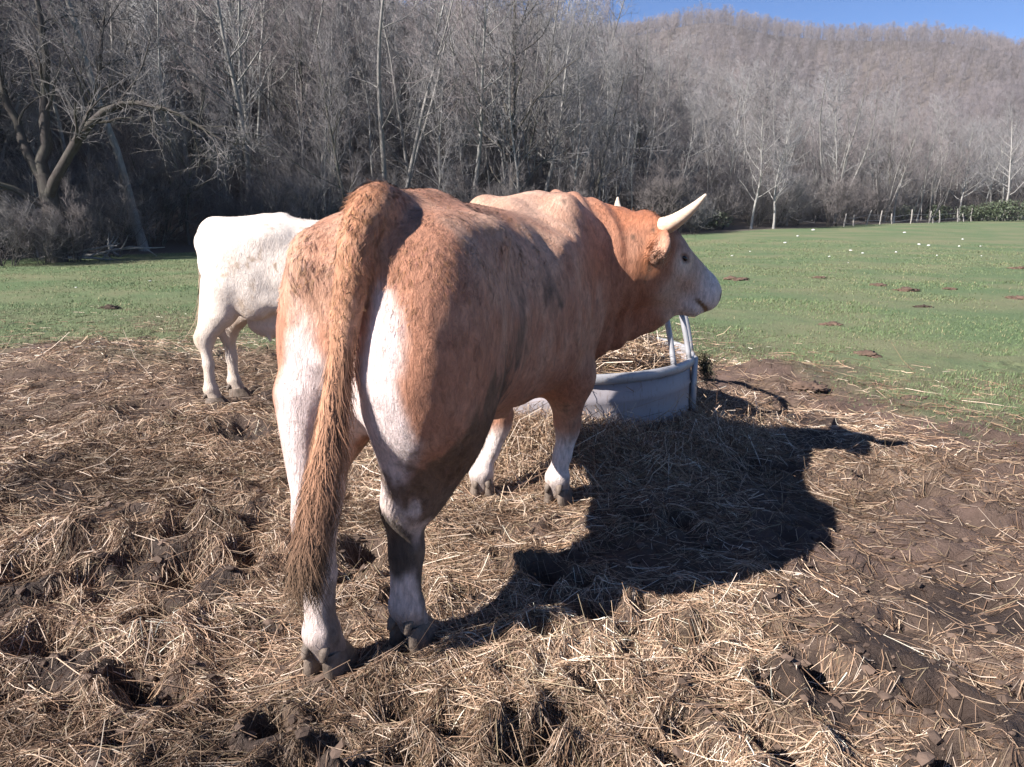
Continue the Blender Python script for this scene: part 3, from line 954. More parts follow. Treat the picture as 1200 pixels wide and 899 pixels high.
KINDS = {}
def gz(x, y):
    return float(big_height(np.array([x]), np.array([y]))[0])
KINDS['tall0'] = make_tree(101, 14.0, 0.15, n1=20, n2=6, tw=7, bark=BARK_PALE, twig=TWIG_GREY, low=0.25)
KINDS['tall1'] = make_tree(102, 15.5, 0.17, n1=18, n2=6, tw=8, bark=BARK_PALE, twig=TWIG_BROWN, low=0.35, spread=0.65)
KINDS['tall2'] = make_tree(103, 12.5, 0.13, n1=18, n2=6, tw=8, bark=BARK_DARK, twig=TWIG_GREY, low=0.2, spread=0.85)
KINDS['tall3'] = make_tree(104, 13.5, 0.13, n1=10, n2=6, tw=7, bark=BARK_PALE, twig=TWIG_BROWN, low=0.3, stems=3)
KINDS['white'] = make_tree(105, 12.0, 0.13, n1=24, n2=6, tw=7, bark=BARK_WHITE, twig=TWIG_GREY, low=0.22, spread=0.75, lean=0.18)
KINDS['dark'] = make_tree(106, 12.0, 0.19, n1=20, n2=7, tw=8, bark=BARK_DARK, twig=TWIG_DARK, low=0.12, spread=1.05)
KINDS['bush0'] = make_tree(107, 3.4, 0.035, n1=26, n2=4, tw=9, bark=BARK_DARK, twig=TWIG_UNDER, low=0.08, stems=7, spread=1.3, tl=0.42, twr=0.008)
KINDS['bush1'] = make_tree(108, 2.7, 0.03, n1=26, n2=4, tw=9, bark=BARK_DARK, twig=TWIG_DARK, low=0.05, stems=8, spread=1.5, tl=0.38, twr=0.008)
KINDS['thin'] = make_tree(109, 8.5, 0.06, n1=16, n2=4, tw=7, bark=BARK_PALE, twig=TWIG_GREY, low=0.25, spread=0.6, tl=0.5)
FAR = [make_tree(120 + i, 12.5, 0.12, n1=15, n2=5, tw=6, low=0.18, spread=0.95, twr=0.026, tl=1.1, bark=BARK_DARK, twig=(TWIG_FAR, TWIG_BROWN, TWIG_FAR)[i]) for i in range(3)]

# where trees stand
rt_ = np.random.default_rng(77)
def jitter_grid(x0, x1, y0, y1, st):
    a = np.arange(x0, x1, st); b = np.arange(y0, y1, st)
    A, B = np.meshgrid(a, b)
    p = np.stack([A.ravel(), B.ravel()], 1)
    return p + (rt_.random(p.shape) - 0.5) * st * 0.95
def keep(p, d0, d1, az0, az1):
    D = np.hypot(p[:, 0], p[:, 1]); az = np.degrees(np.arctan2(p[:, 0], p[:, 1]))
    return p[(D >= d0) & (D < d1) & (az > az0) & (az < az1) & (edge_dist(p[:, 0], p[:, 1]) > 0.4)]
near_pts = keep(jitter_grid(-70, 70, 8, 100, 2.45), 0, 95, -38, 36)
left_pts = keep(jitter_grid(-70, -10, -8, 40, 2.1), 0, 60, -100, -37)
mid_pts = keep(jitter_grid(-150, 130, 60, 200, 3.6), 95, 190, -40, 38)
far_pts = keep(jitter_grid(-440, 440, 120, 720, 4.9), 190, 690, -42, 40)
D = np.hypot(near_pts[:, 0], near_pts[:, 1])
near_pts = near_pts[np.argsort(D)]

ZONES = [(95, 'at the far left of the wood'), (232, 'in the wood left of the white cow'), (340, 'above the rump of the white cow'), (470, 'above the tail of the bull'), (600, 'above the hips of the bull'),
         (730, 'above the shoulders of the bull'), (850, 'behind the horned head'), (960, 'right of the horn tip'), (1080, 'above the right pasture'), (9999, 'behind the fence posts at right')]
KL = {'tall0': 'bare grey tree', 'tall1': 'bare brownish straight tree', 'tall2': 'bare dark trunked tree', 'tall3': 'bare three stemmed tree', 'white': 'bare whitish tree',
      'dark': 'bare wide dark tree', 'thin': 'slim young bare tree', 'bush0': 'leafless brown bush', 'bush1': 'leafless dark bramble bush'}
def place(kind, x, y, sc=1.0, rz=None, label=None, name=None, group=None, tilt=(0, 0)):
    bush = kind.startswith('bush')
    tr, cr = KINDS[kind]
    z = gz(x, y)
    root = empty(name or ('bare_bush' if bush else 'bare_tree'), (x, y, z), rt_.random() * 6.28 if rz is None else rz)
    root.rotation_euler.x, root.rotation_euler.y = tilt
    root.scale = (sc, sc, sc * (0.92 + 0.16 * rt_.random()))
    link(bpy.data.objects.new('stems' if bush else 'trunk', tr), root)
    link(bpy.data.objects.new('twigs' if bush else 'crown', cr), root)
    px = 600 + 900 * x / (y * 0.976 + 0.3)
    if label is None:
        zt = [t for m, t in ZONES if px < m][0]
        s_ = float(edge_dist(np.array([x]), np.array([y]))[0])
        label = KL[kind] + (' on the pasture edge ' if s_ < 4.5 else ' up the slope ' if s_ > 16 else ' just inside the wood ') + zt
        group = label.replace('tree', 'trees').replace('bush', 'bushes')
    tag(root, label, 'bush' if bush else 'tree', group)
    return root

# the trees one can point at
def px_at(px, D):
    a = math.atan2((px - 600) / 900.0, 0.976); return D * math.sin(a), D * math.cos(a)
SPECIAL = [('white', 868, 52, 0.66, 'leaning white trunk at the edge of the pasture, just right of the horn tip', (0.0, 0.16)),
           ('white', 893, 53, 0.60, 'upright white trunk beside the leaning white trunk, right of the horn tip', (0, 0)),
           ('dark', 603, 42, 1.10, 'tallest dark trunked tree rising behind the back of the bull', (0, 0)),
           ('tall0', 630, 46, 0.95, 'grey tree leaning to the right beside the tallest dark trunked tree', (0.0, 0.30)),
           ('tall3', 462, 40, 1.15, 'tall pale many stemmed tree with a spreading crown above the tail of the bull', (0, 0)),
           ('tall0', 310, 44, 1.15, 'pale tall forked tree at the top, above the white cow', (0, 0)),
           ('tall1', 187, 33, 1.0, 'slender pale trunk left of the white cow in front of the dark wood', (0, 0)),
           ('tall3', 955, 66, 0.85, 'pale spreading tree behind the thicket of the right pasture edge', (0, 0.1)),
           ('white', 1150, 84, 0.85, 'pale straight trunk at the right behind the fence posts', (0, 0.02)),
           ('white', 1100, 82, 0.72, 'pale thin trunk behind the middle of the fence posts', (0, 0.05))]
taken = []
for k, px, Dd, sc, lb, tl_ in SPECIAL:
    x, y = px_at(px, Dd)
    place(k, x, y, sc, None, lb, None, 'single trees that stand out of the wood', tl_); taken.append((x, y))

# big dark tree at the left with a limb arching to the right
def arched_tree():
    x, y = px_at(85, 27.5)
    rng = np.random.default_rng(55)
    root = empty('arched_tree', (x, y, gz(x, y)))
    tag(root, 'old dark tree at the far left with a heavy limb arching over to the right', 'tree', 'single trees that stand out of the wood')
    T, C = Bark(), Bark()
    stem = catmull([(0, 0, -0.3), (0.05, 0, 1.2), (-0.1, 0.1, 2.6)], 8); T.tube(stem, np.linspace(0.34, 0.24, 8), 8)
    limbs = [([(0, 0, 1.9), (0.8, -0.3, 3.0), (1.9, -0.5, 4.1), (3.2, -0.6, 4.55), (4.6, -0.7, 4.1), (5.6, -0.8, 3.4)], 0.17),
             ([(-0.1, 0.1, 2.4), (0.1, 0.2, 4.4), (0.35, 0.1, 6.6), (0.2, 0.2, 9.5)], 0.19),
             ([(-0.1, 0.1, 2.3), (-0.8, 0.2, 3.9), (-1.2, 0.3, 6.0), (-1.7, 0.3, 8.6)], 0.17),
             ([(-0.05, 0, 1.0), (-1.4, -0.4, 2.2), (-2.5, -0.6, 3.6), (-3.6, -0.7, 5.6)], 0.16),
             ([(0, 0, 1.5), (-0.9, -0.5, 2.2), (-2.6, -0.9, 2.5), (-4.0, -1.1, 3.3)], 0.12),
             ([(0.0, 0.0, 2.2), (0.8, 0.5, 3.6), (1.5, 0.8, 5.4), (1.9, 0.9, 8.0)], 0.13)]
    for pts, r in limbs:
        Q = catmull(pts, 12); Q[1:] += rng.normal(0, 0.05, (11, 3)); R = np.linspace(r, 0.025, 12); T.tube(Q, R, 6)
        for b in range(13):
            k = 2 + 9 * rng.random(); j = min(int(k), 10); p = Q[j] + (Q[j + 1] - Q[j]) * (k - j)
            d = Q[j + 1] - Q[j]; d /= np.linalg.norm(d)
            W = limb_path(rng, p, perp(rng, d, 0.5 + 0.5 * rng.random()), 1.0 + 1.4 * rng.random(), 5, 0.16, 0.03)
            T.tube(W, np.linspace(R[j] * 0.45, 0.010, 6), 4)
            twigs_on(rng, C, W, None, 12, 0.7, 0.009, 0.15)
            for _ in range(4):
                j2 = rng.integers(1, 5)
                U = limb_path(rng, W[j2], perp(rng, d, 0.6 + 0.5 * rng.random()), 0.6 + 0.8 * rng.random(), 3, 0.15, 0.03)
                C.tube(U, np.linspace(0.014, 0.005, 4), 3)
                twigs_on(rng, C, U, None, 8, 0.55, 0.008, 0.1)
    link(bpy.data.objects.new('trunk', T.mesh('trunk', BARK_SHADED)), root); link(bpy.data.objects.new('crown', C.mesh('crown', TWIG_UNDER)), root)
arched_tree(); taken.append(px_at(85, 27.5))

for k_, px_, D_, sc_ in (('bush1', 70, 26.6, 0.55), ('bush0', 105, 27.2, 0.6), ('bush1', 30, 26.4, 0.7), ('bush0', 150, 29.5, 0.8)):
    x, y = px_at(px_, D_); place(k_, x, y, sc_)
n_tree = 0
rest = []
for x, y in near_pts:
    if any((x - a) ** 2 + (y - b) ** 2 < 3.0 for a, b in taken): continue
    s = float(edge_dist(np.array([x]), np.array([y]))[0])
    px = 600 + 900 * x / (y * 0.976 + 0.3)
    if n_tree < 275:
        u = rt_.random()
        if s < 3.2:
            k = ('bush0', 'bush1', 'thin', 'tall2')[int(np.searchsorted([0.42, 0.72, 0.88], u))]
        elif s < 9:
            k = ('bush0', 'thin', 'tall2', 'tall0', 'tall1', 'tall3', 'dark')[int(np.searchsorted([0.12, 0.36, 0.52, 0.66, 0.8, 0.92], u))]
        else:
            k = ('thin', 'tall0', 'tall1', 'tall2', 'tall3', 'white')[int(np.searchsorted([0.16, 0.36, 0.58, 0.76, 0.93], u))]
        if px < 240 and k in ('tall0', 'tall1', 'white') and rt_.random() < 0.6: k = 'dark' if rt_.random() < 0.5 else 'tall2'
        if px > 800 and k == 'tall2' : k = 'tall0'
        sc = 0.6 + 0.45 * rt_.random()
        if k.startswith('bush'): sc *= 1.15
        elif px > 760: sc *= 0.47 + 0.006 * min(s, 30)
        elif s < 9: sc *= 0.75 + 0.02 * s
        place(k, x, y, sc, None, None, None, None, (rt_.normal(0, 0.05), rt_.normal(0, 0.05)))
        n_tree += 1
    else:
        rest.append((x, y))

# everything farther off reads as one wood
def wood(name, pts, protos, seed, smin=0.7, smax=1.25):
    rng = np.random.default_rng(seed)
    pts = np.asarray(pts); kind = rng.integers(0, len(protos), len(pts))
    for i, (tr, cr) in enumerate(protos):
        p = pts[kind == i]
        z = big_height(p[:, 0], p[:, 1])
        bm = bmesh.new()
        for me_ in (tr, cr): bm.from_mesh(me_)
        nt = len(tr.polygons)
        pm = bpy.data.meshes.new('wood_tree'); bm.faces.ensure_lookup_table()
        for f in bm.faces[nt:]: f.material_index = 1
        bm.to_mesh(pm); bm.free()
        pm.materials.append(tr.materials[0]); pm.materials.append(cr.materials[0])
        po = bpy.data.objects.new('wood_tree', pm)
        me = np_mesh(name, np.stack([p[:, 0], p[:, 1], z], 1), [np.zeros((0, 3), int)]) if False else bpy.data.meshes.new(name)
        me.vertices.add(len(p)); me.vertices.foreach_set('co', np.stack([p[:, 0], p[:, 1], z], 1).astype(np.float32).ravel())
        a = me.attributes.new('turn', 'FLOAT_VECTOR', 'POINT')
        a.data.foreach_set('vector', np.stack([rng.normal(0, 0.05, len(p)), rng.normal(0, 0.05, len(p)), rng.random(len(p)) * 6.28], 1).astype(np.float32).ravel())
        a = me.attributes.new('size', 'FLOAT', 'POINT')
        a.data.foreach_set('value', (smin + (smax - smin) * rng.random(len(p))).astype(np.float32))
        o = link(bpy.data.objects.new(name, me)); tag(o, kind='stuff')
        g = bpy.data.node_groups.new('wood_scatter', 'GeometryNodeTree')
        g.interface.new_socket('Geometry', in_out='INPUT', socket_type='NodeSocketGeometry'); g.interface.new_socket('Geometry', in_out='OUTPUT', socket_type='NodeSocketGeometry')
        N = g.nodes.new
        gi, go, io, oi = N('NodeGroupInput'), N('NodeGroupOutput'), N('GeometryNodeInstanceOnPoints'), N('GeometryNodeObjectInfo')
        oi.inputs['Object'].default_value = po; oi.inputs['As Instance'].default_value = True
        a1 = N('GeometryNodeInputNamedAttribute'); a1.data_type = 'FLOAT_VECTOR'; a1.inputs['Name'].default_value = 'turn'
        a2 = N('GeometryNodeInputNamedAttribute'); a2.data_type = 'FLOAT'; a2.inputs['Name'].default_value = 'size'
        L_ = g.links.new
        L_(gi.outputs[0], io.inputs['Points']); L_(oi.outputs['Geometry'], io.inputs['Instance'])
        er = N('FunctionNodeEulerToRotation'); L_(a1.outputs['Attribute'], er.inputs[0]); L_(er.outputs[0], io.inputs['Rotation'])
        L_(a2.outputs['Attribute'], io.inputs['Scale']); L_(io.outputs[0], go.inputs[0])
        m = o.modifiers.new('scatter', 'NODES'); m.node_group = g
wood('hillside_wood', np.concatenate([np.array(rest).reshape(-1, 2), mid_pts]), [KINDS[k] for k in ('tall0', 'tall1', 'tall2', 'tall3')], 91, 0.42, 0.70)
wood('side_wood', left_pts, [KINDS[k] for k in ('dark', 'tall2', 'dark', 'tall3')], 94, 0.8, 1.2)
wood('distant_wood', far_pts, FAR, 92, 0.42, 0.72)

# leafless underwood between the trunks
und = np.concatenate([keep(jitter_grid(-90, 75, 8, 110, 2.2), 0, 105, -70, 36), keep(jitter_grid(-150, 130, 60, 200, 3.4), 105, 185, -40, 38)])
und = und[edge_dist(und[:, 0], und[:, 1]) > 2.0]
wood('underwood', und, [KINDS['bush0'], KINDS['bush1'], KINDS['thin']], 93, 0.55, 1.35)

# green brambles at the foot of the right hand wood
def leafy(seed, w, h, n):
    rng = np.random.default_rng(seed)
    q = rng.normal(0, 1, (n, 3)); q /= np.linalg.norm(q, axis=1, keepdims=True)
    lob = 1 + 0.35 * vnoise(q[:, 0] * 2.2 + seed, q[:, 1] * 2.2, q[:, 2] * 2.2, seed=seed)
    c = q * (rng.random(n)[:, None] ** 0.4) * lob[:, None] * np.array([w, w * 0.7, h * 0.5]) + np.array([0, 0, h * 0.5])
    c[:, 2] = np.abs(c[:, 2])
    a = rng.normal(0, 1, (n, 3)); a /= np.linalg.norm(a, axis=1, keepdims=True); b = np.cross(a, rng.normal(0, 1, (n, 3))); b /= np.linalg.norm(b, axis=1, keepdims=True)
    s = (0.05 + 0.07 * rng.random(n))[:, None]
    V = np.stack([c - a * s, c - b * s * 0.6, c + a * s, c + b * s * 0.6], 1).reshape(-1, 3)
    return np_mesh('foliage', V, [np.arange(4 * n).reshape(-1, 4)], [LEAF], smooth=False)
gl = [leafy(5, 1.7, 1.5, 1500), leafy(6, 1.3, 1.3, 1200)]
for i, (px, sc, lb) in enumerate(((1150, 1.3, 'green bramble bush under the pale straight trunk at right'), (1075, 1.1, 'green bush behind the left fence posts'), (1120, 1.0, 'green bush behind the middle fence posts'),
                                  (1195, 1.7, 'tall green bush at the far right edge of the wood'), (1030, 0.9, 'small dark green bush left of the fence posts'), (822, 1.0, 'pale green bush in the dark wood just above the horn tip'))):
    Dd = {822: 50}.get(px, 76 + 3 * (i % 2) + (px - 1030) * 0.03)
    x, y = px_at(px, Dd)
    r = tag(empty('green_bush', (x, y, gz(x, y)), i * 1.3), lb, 'bush', 'green bushes at the edge of the wood')
    r.scale = (sc, sc, sc)
    link(bpy.data.objects.new('foliage', gl[i % 2]), r); link(bpy.data.objects.new('stems', KINDS['bush1'][0]), r)

# old fence along the far side of the right pasture
fence = tag(empty('fence', (0, 0, 0)), 'old wire fence with pale crooked wooden posts at the far edge of the right pasture', 'fence')
MAT_POST = simple_mat('grey_post_wood', (0.30, 0.275, 0.25), 0.9, 0.4, 14, bump=0.3)
post_meshes = []
for i in range(3):
    rr = np.random.default_rng(200 + i)
    P = catmull([(0, 0, -0.3), (rr.normal(0, 0.03), 0, 0.5), (rr.normal(0, 0.05), rr.normal(0, 0.04), 1.35)], 6)
    V, F = tube(P, np.array([0.08, 0.075, 0.07, 0.07, 0.06, 0.05]), 7)
    post_meshes.append(np_mesh('post', V, F, [MAT_POST]))
tops = []
for i, px in enumerate([972, 983, 997, 1012, 1026, 1046, 1067, 1071, 1078, 1099, 1105, 1114, 1124, 1133, 1142, 1154, 1166, 1170, 1184, 1196]):
    Dd = 52 + (px - 900) * 0.075
    for _ in range(60):
        x, y = px_at(px, Dd)
        s = float(edge_dist(np.array([x]), np.array([y]))[0])
        if s > -1.0: break
        Dd += 0.5
    z = gz(x, y)
    o = link(bpy.data.objects.new('post', post_meshes[i % 3]), fence)
    o.location = (x, y, z); sc = 0.42 + 0.40 * rt_.random(); o.scale = (0.75, 0.75, sc)
    o.rotation_euler = (rt_.normal(0, 0.12), rt_.normal(0, 0.12), rt_.random() * 6)
    tops.append((x, y, z + 0.9 * sc))
for dz in (0.0, -0.4):
    V, F = tube(np.array(tops) + np.array([0, 0, dz]), [0.008] * len(tops), 4)
    mesh_ob('wire', V, F, [MAT_GALV], fence)

# dead wood lying at the foot of the left wood
for i, (px, Dd, L, rz, lb) in enumerate(((112, 27.4, 2.2, 0.5, 'pale dead branch lying under the arched dark tree'), (128, 27.8, 1.8, 1.0, 'broken pale branch propped against the foot of the arched tree'), (160, 28.2, 2.6, 0.1, 'long fallen branch on the dark ground right of the arched tree'), (145, 28.6, 1.7, 2.4, 'short fallen branch among the dark roots left of the white cow'))):
    x, y = px_at(px, Dd)
    rr = np.random.default_rng(300 + i)
    B = Bark(); P = limb_path(rr, (-L / 2, 0, 0.12), (1, 0.1, 0.22), L, 8, 0.08, 0.0); B.tube(P, np.linspace(0.05, 0.015, 9), 6)
    for _ in range(4):
        j = rr.integers(2, 7); B.tube(limb_path(rr, P[j], perp(rr, np.array([1.0, 0, 0.2]), 0.7), 0.5 + 0.4 * rr.random(), 3, 0.1, 0.0), np.linspace(0.03, 0.008, 4), 5)
    o = link(bpy.data.objects.new('fallen_branch', B.mesh('fallen_branch', BARK_PALE))); o.location = (x, y, gz(x, y)); o.rotation_euler.z = rz
    tag(o, lb, 'branch')
# ---------------------------------------------------------------- the tan bull
MAT_COAT = coat_material('coat_skin')
MAT_HAIR = coat_material('coat_hair', hair=True)
MAT_HORN = (lambda t: (t.set(Base_Color=t.ramp(t.noise(30, 5, 0.6, t.mapping(t.coord(), (1, 1, 4))), [(0.3, (0.54, 0.39, 0.27)), (0.7, (0.74, 0.61, 0.47))]), Roughness=0.45), t.m)[1])(NT('horn_keratin'))
MAT_HOOF = simple_mat('hoof_keratin', (0.15, 0.115, 0.09), 0.6, 0.5, 25, bump=0.4)
MAT_EYE = simple_mat('eye_dark', (0.012, 0.009, 0.008), 0.08, 0.1, 5, spec=0.6)

BULL_AT = (-0.24, 3.11, 0.0)
BULL_RZ = math.radians(70.0)

def build_bull():
    root = tag(empty('bull', BULL_AT, BULL_RZ), 'tan horned bull standing over the straw with its head turned to the right', 'bull')
    S = Sculpt((-1.22, -1.12, -0.02), (1.62, 0.52, 1.74), 0.0115)
    # trunk
    S.loft([-0.92, -0.80, -0.62, -0.40, -0.12, 0.18, 0.48, 0.74, 0.95, 1.08],
           [1.36, 1.48, 1.535, 1.555, 1.545, 1.53, 1.515, 1.53, 1.53, 1.47],
           [1.05, 0.95, 0.86, 0.76, 0.69, 0.655, 0.64, 0.62, 0.64, 0.74],
           [0.20, 0.275, 0.315, 0.335, 0.345, 0.36, 0.36, 0.325, 0.28, 0.21],
           [-0.105, -0.10, -0.085, -0.06, -0.02, -0.02, -0.03, -0.05, -0.09, -0.15], 0.02, 2.6)
    # hook bones, pin bones, loin, withers
    for q in (1, -1):
        y0 = -0.065
        S.ell((-0.42, y0 - 0.015 + q * 0.235, 1.405), (0.15, 0.07, 0.07), 0.10)
        S.ell((-0.84, y0 + q * 0.13, 1.36), (0.11, 0.075, 0.10), 0.08)
        S.ell((0.72, -0.05 + q * 0.20, 1.26), (0.19, 0.14, 0.33), 0.10)       # shoulder
        S.ell((0.86, -0.08 + q * 0.24, 1.02), (0.17, 0.12, 0.19), 0.09)       # point of shoulder
        S.ell((0.45, -0.03 + q * 0.29, 1.08), (0.30, 0.09, 0.30), 0.10)       # ribs
    S.cone((-0.72, -0.07, 1.47), (-0.30, -0.05, 1.515), 0.06, 0.05, 0.09)
    S.cone((0.55, -0.05, 1.48), (0.95, -0.12, 1.485), 0.07, 0.085, 0.10)
    # hind quarters
    y0 = -0.065
    for q, kx in ((1, 0.03), (-1, -0.13)):
        S.ell((-0.62 + kx * 0.3, y0 - 0.015 + q * 0.195, 1.16), (0.29, 0.155, 0.33), 0.07)
        S.ell((-0.74 + kx * 0.3, y0 - 0.015 + q * 0.18, 1.00 if q > 0 else 1.06), (0.20, 0.14, 0.30 if q > 0 else 0.28), 0.08)
        if q < 0: S.ell((-0.77, -0.27, 1.15), (0.15, 0.11, 0.24), 0.10)
        S.ell((-0.60 + kx * 0.3, y0 + q * 0.21, 0.95), (0.145, 0.11, 0.21), 0.08)
    # left hind leg
    S.chain([(-0.64, 0.15, 0.98), (-0.72, 0.135, 0.80), (-0.865, 0.085, 0.60)], [0.165, 0.128, 0.072], 0.05)
    S.cone((-0.90, 0.13, 0.95), (-0.955, 0.085, 0.61), 0.07, 0.034, 0.05)
    S.ell((-0.905, 0.082, 0.555), (0.085, 0.055, 0.09), 0.04)
    S.chain([(-0.905, 0.082, 0.54), (-0.895, 0.085, 0.36), (-0.895, 0.09, 0.18)], [0.074, 0.058, 0.055], 0.03, (1, 1.12, 1))
    S.ell((-0.895, 0.09, 0.15), (0.060, 0.057, 0.052), 0.03)
    S.cone((-0.89, 0.09, 0.14), (-0.86, 0.092, 0.075), 0.055, 0.062, 0.03)
    # right hind leg, a step forward
    S.chain([(-0.57, -0.245, 0.98), (-0.60, -0.215, 0.79), (-0.635, -0.135, 0.56)], [0.170, 0.140, 0.098], 0.05)
    S.cone((-0.79, -0.19, 1.00), (-0.70, -0.12, 0.60), 0.135, 0.050, 0.10)
    S.cone((-0.73, -0.205, 0.88), (-0.685, -0.125, 0.63), 0.150, 0.078, 0.10)
    S.cone((-0.60, -0.25, 0.86), (-0.62, -0.16, 0.64), 0.115, 0.085, 0.08)
    S.ell((-0.650, -0.105, 0.535), (0.100, 0.068, 0.10), 0.05)
    S.chain([(-0.648, -0.10, 0.52), (-0.640, -0.10, 0.36), (-0.650, -0.095, 0.18)], [0.080, 0.064, 0.058], 0.03, (1, 1.12, 1))
    S.ell((-0.645, -0.095, 0.15), (0.062, 0.058, 0.052), 0.03)
    S.cone((-0.64, -0.095, 0.14), (-0.61, -0.095, 0.075), 0.056, 0.062, 0.03)
    # cleft between the buttocks
    S.cone((-0.99, -0.115, 1.36), (-0.97, -0.035, 0.80), 0.042, 0.042, 0.03, sub=True)
    S.cone((-0.92, -0.100, 1.32), (-0.88, -0.035, 0.85), 0.026, 0.026, 0.03, sub=True)
    S.cone((-0.96, -0.03, 0.90), (-0.62, -0.03, 0.58), 0.04, 0.09, 0.05, sub=True)
    S.ell((-0.93, -0.12, 1.41), (0.06, 0.05, 0.06), 0.04, sub=True)
    # flank hollow and fold of skin
    for q in (1, -1):
        S.ell((-0.22, -0.03 + q * 0.40, 1.30), (0.15, 0.075, 0.12), 0.09, sub=True)
        S.cone((-0.50, -0.05 + q * 0.24, 0.96), (-0.30, -0.03 + q * 0.21, 0.82), 0.045, 0.035, 0.06)
    # front legs
    for q, hx, hy, kx, ky, kz in ((1, 0.79, 0.205, 0.83, 0.115, 0.44), (-1, 0.86, -0.20, 0.875, -0.245, 0.43)):
        S.chain([(0.76, q * 0.19 - 0.02, 0.92), (0.76, ky + q * 0.03, 0.72), (kx - 0.01, ky, kz + 0.04)], [0.155, 0.125, 0.070], 0.07)
        S.ell((0.68, ky + q * 0.05, 0.78), (0.09, 0.07, 0.10), 0.06)
        S.ell((kx, ky, kz), (0.072, 0.066, 0.085), 0.04)
        S.chain([(kx - 0.005, ky, kz - 0.05), ((kx + hx) / 2 - 0.01, (ky + hy) / 2, 0.26), (hx - 0.015, hy, 0.16)], [0.056, 0.046, 0.050], 0.03)
        S.ell((hx - 0.01, hy, 0.145), (0.066, 0.066, 0.056), 0.03)
        S.cone((hx - 0.01, hy, 0.13), (hx + 0.01, hy, 0.075), 0.055, 0.062, 0.03)
    # chest, dewlap, sheath
    S.ell((0.95, -0.12, 0.86), (0.20, 0.18, 0.24), 0.09)
    S.cone((0.78, -0.03, 0.66), (1.02, -0.18, 0.72), 0.09, 0.07, 0.08)
    S.cone((0.02, -0.02, 0.66), (0.42, -0.03, 0.62), 0.05, 0.055, 0.07)
    S.cone((0.40, -0.03, 0.63), (0.50, -0.03, 0.565), 0.055, 0.030, 0.04)
    # neck, crest
    S.chain([(0.80, -0.06, 1.22), (0.98, -0.22, 1.22), (1.06, -0.40, 1.24), (1.10, -0.55, 1.27)], [0.30, 0.265, 0.215, 0.165], 0.09, (1, 1, 0.86))
    S.chain([(0.78, -0.06, 1.435), (0.98, -0.20, 1.45), (1.07, -0.36, 1.42), (1.11, -0.52, 1.39)], [0.10, 0.105, 0.09, 0.075], 0.09)
    S.chain([(0.98, -0.22, 0.82), (1.08, -0.40, 0.92), (1.20, -0.57, 0.985), (1.30, -0.70, 1.03)], [0.11, 0.095, 0.085, 0.06], 0.09)
    o, R = head_frame((1.09, -0.585, 1.465), math.radians(-47), math.radians(37))
    sculpt_head(S, o, R, 1.04)
    # tail: rises from the rump, hangs in front of the left thigh
    tail = catmull([(-0.56, -0.08, 1.49), (-0.72, -0.105, 1.515), (-0.85, -0.145, 1.515), (-0.95, -0.158, 1.47), (-0.985, -0.150, 1.37), (-0.985, -0.128, 1.26),
                    (-0.985, -0.102, 1.13), (-1.005, -0.062, 0.94), (-1.03, -0.025, 0.76), (-1.045, 0.01, 0.60)], 28)
    tr = np.interp(np.linspace(0, 1, 28), [0, 0.12, 0.28, 0.42, 0.6, 0.8, 1.0], [0.045, 0.050, 0.052, 0.050, 0.041, 0.033, 0.020])
    for i in range(27):
        S.cone(tail[i], tail[i + 1], tr[i], tr[i + 1], 0.05 if i < 8 else 0.012)
    P, F, N = S.mesh(4)
    # wrinkles and muscle relief
    amp = 0.006 * fbm(P[:, 0] * 9, P[:, 1] * 9, P[:, 2] * 5, seed=3, octaves=3)
    front = smooth01(0.72, 1.0, P[:, 0]) * smooth01(0.55, 0.75, P[:, 2]) * smooth01(-0.62, -0.45, P[:, 1])
    amp = amp + front * 0.010 * np.sin(P[:, 0] * 34 - P[:, 1] * 46 + 2.5 * vnoise(P[:, 0] * 4, P[:, 1] * 4, P[:, 2] * 4, seed=9)) + front * 0.014 * fbm(P[:, 0] * 13 - P[:, 1] * 10, P[:, 2] * 3.2, seed=10, octaves=3)
    flank = smooth01(-0.1, 0.15, P[:, 0]) * smooth01(-0.12, -0.25, P[:, 1]) * smooth01(0.6, 0.75, P[:, 2]) * smooth01(1.0, 0.8, P[:, 0])
    amp = amp + flank * 0.013 * fbm(P[:, 0] * 9 + P[:, 2] * 2.5, P[:, 2] * 2.0, seed=12, octaves=3)
    low = smooth01(0.66, 0.5, P[:, 2])
    P = P + N * (amp * (1 - 0.5 * low))[:, None]

    # ---- coat pattern
    def mixc(C, c, w):
        w = np.clip(w, 0, 1)[:, None]
        return C * (1 - w) + np.array(c) * w
    n1 = fbm(P[:, 0] * 3, P[:, 1] * 3, P[:, 2] * 3, seed=21)
    n2 = fbm(P[:, 0] * 11, P[:, 1] * 11, P[:, 2] * 7, seed=22)
    n3 = fbm(P[:, 0] * 30, P[:, 1] * 30, P[:, 2] * 16, seed=23)
    C = np.tile(np.array([0.44, 0.205, 0.125]), (len(P), 1))
    C = mixc(C, (0.57, 0.33, 0.225), smooth01(-0.1, 0.6, n1 + 0.5 * n2))
    C = mixc(C, (0.34, 0.115, 0.052), smooth01(0.75, 1.05, P[:, 0]) * smooth01(0.7, 1.1, P[:, 2]) * 0.85)
    C = mixc(C, (0.33, 0.125, 0.068), smooth01(0.5, 0.9, P[:, 2]) * smooth01(0.95, 0.72, P[:, 2]) * smooth01(-0.5, 0.0, P[:, 0]) * 0.6)
    # pinkish white skin between the thighs and down the hind legs
    bare = gauss(P, (-0.93, -0.20, 1.02), (0.18, 0.10, 0.36)) * 1.5 + gauss(P, (-0.93, 0.075, 0.88), (0.17, 0.085, 0.36)) * 1.5 + gauss(P, (-0.86, -0.08, 0.78), (0.15, 0.10, 0.26)) * 1.3
    bare = bare * smooth01(1.42, 1.25, P[:, 2])
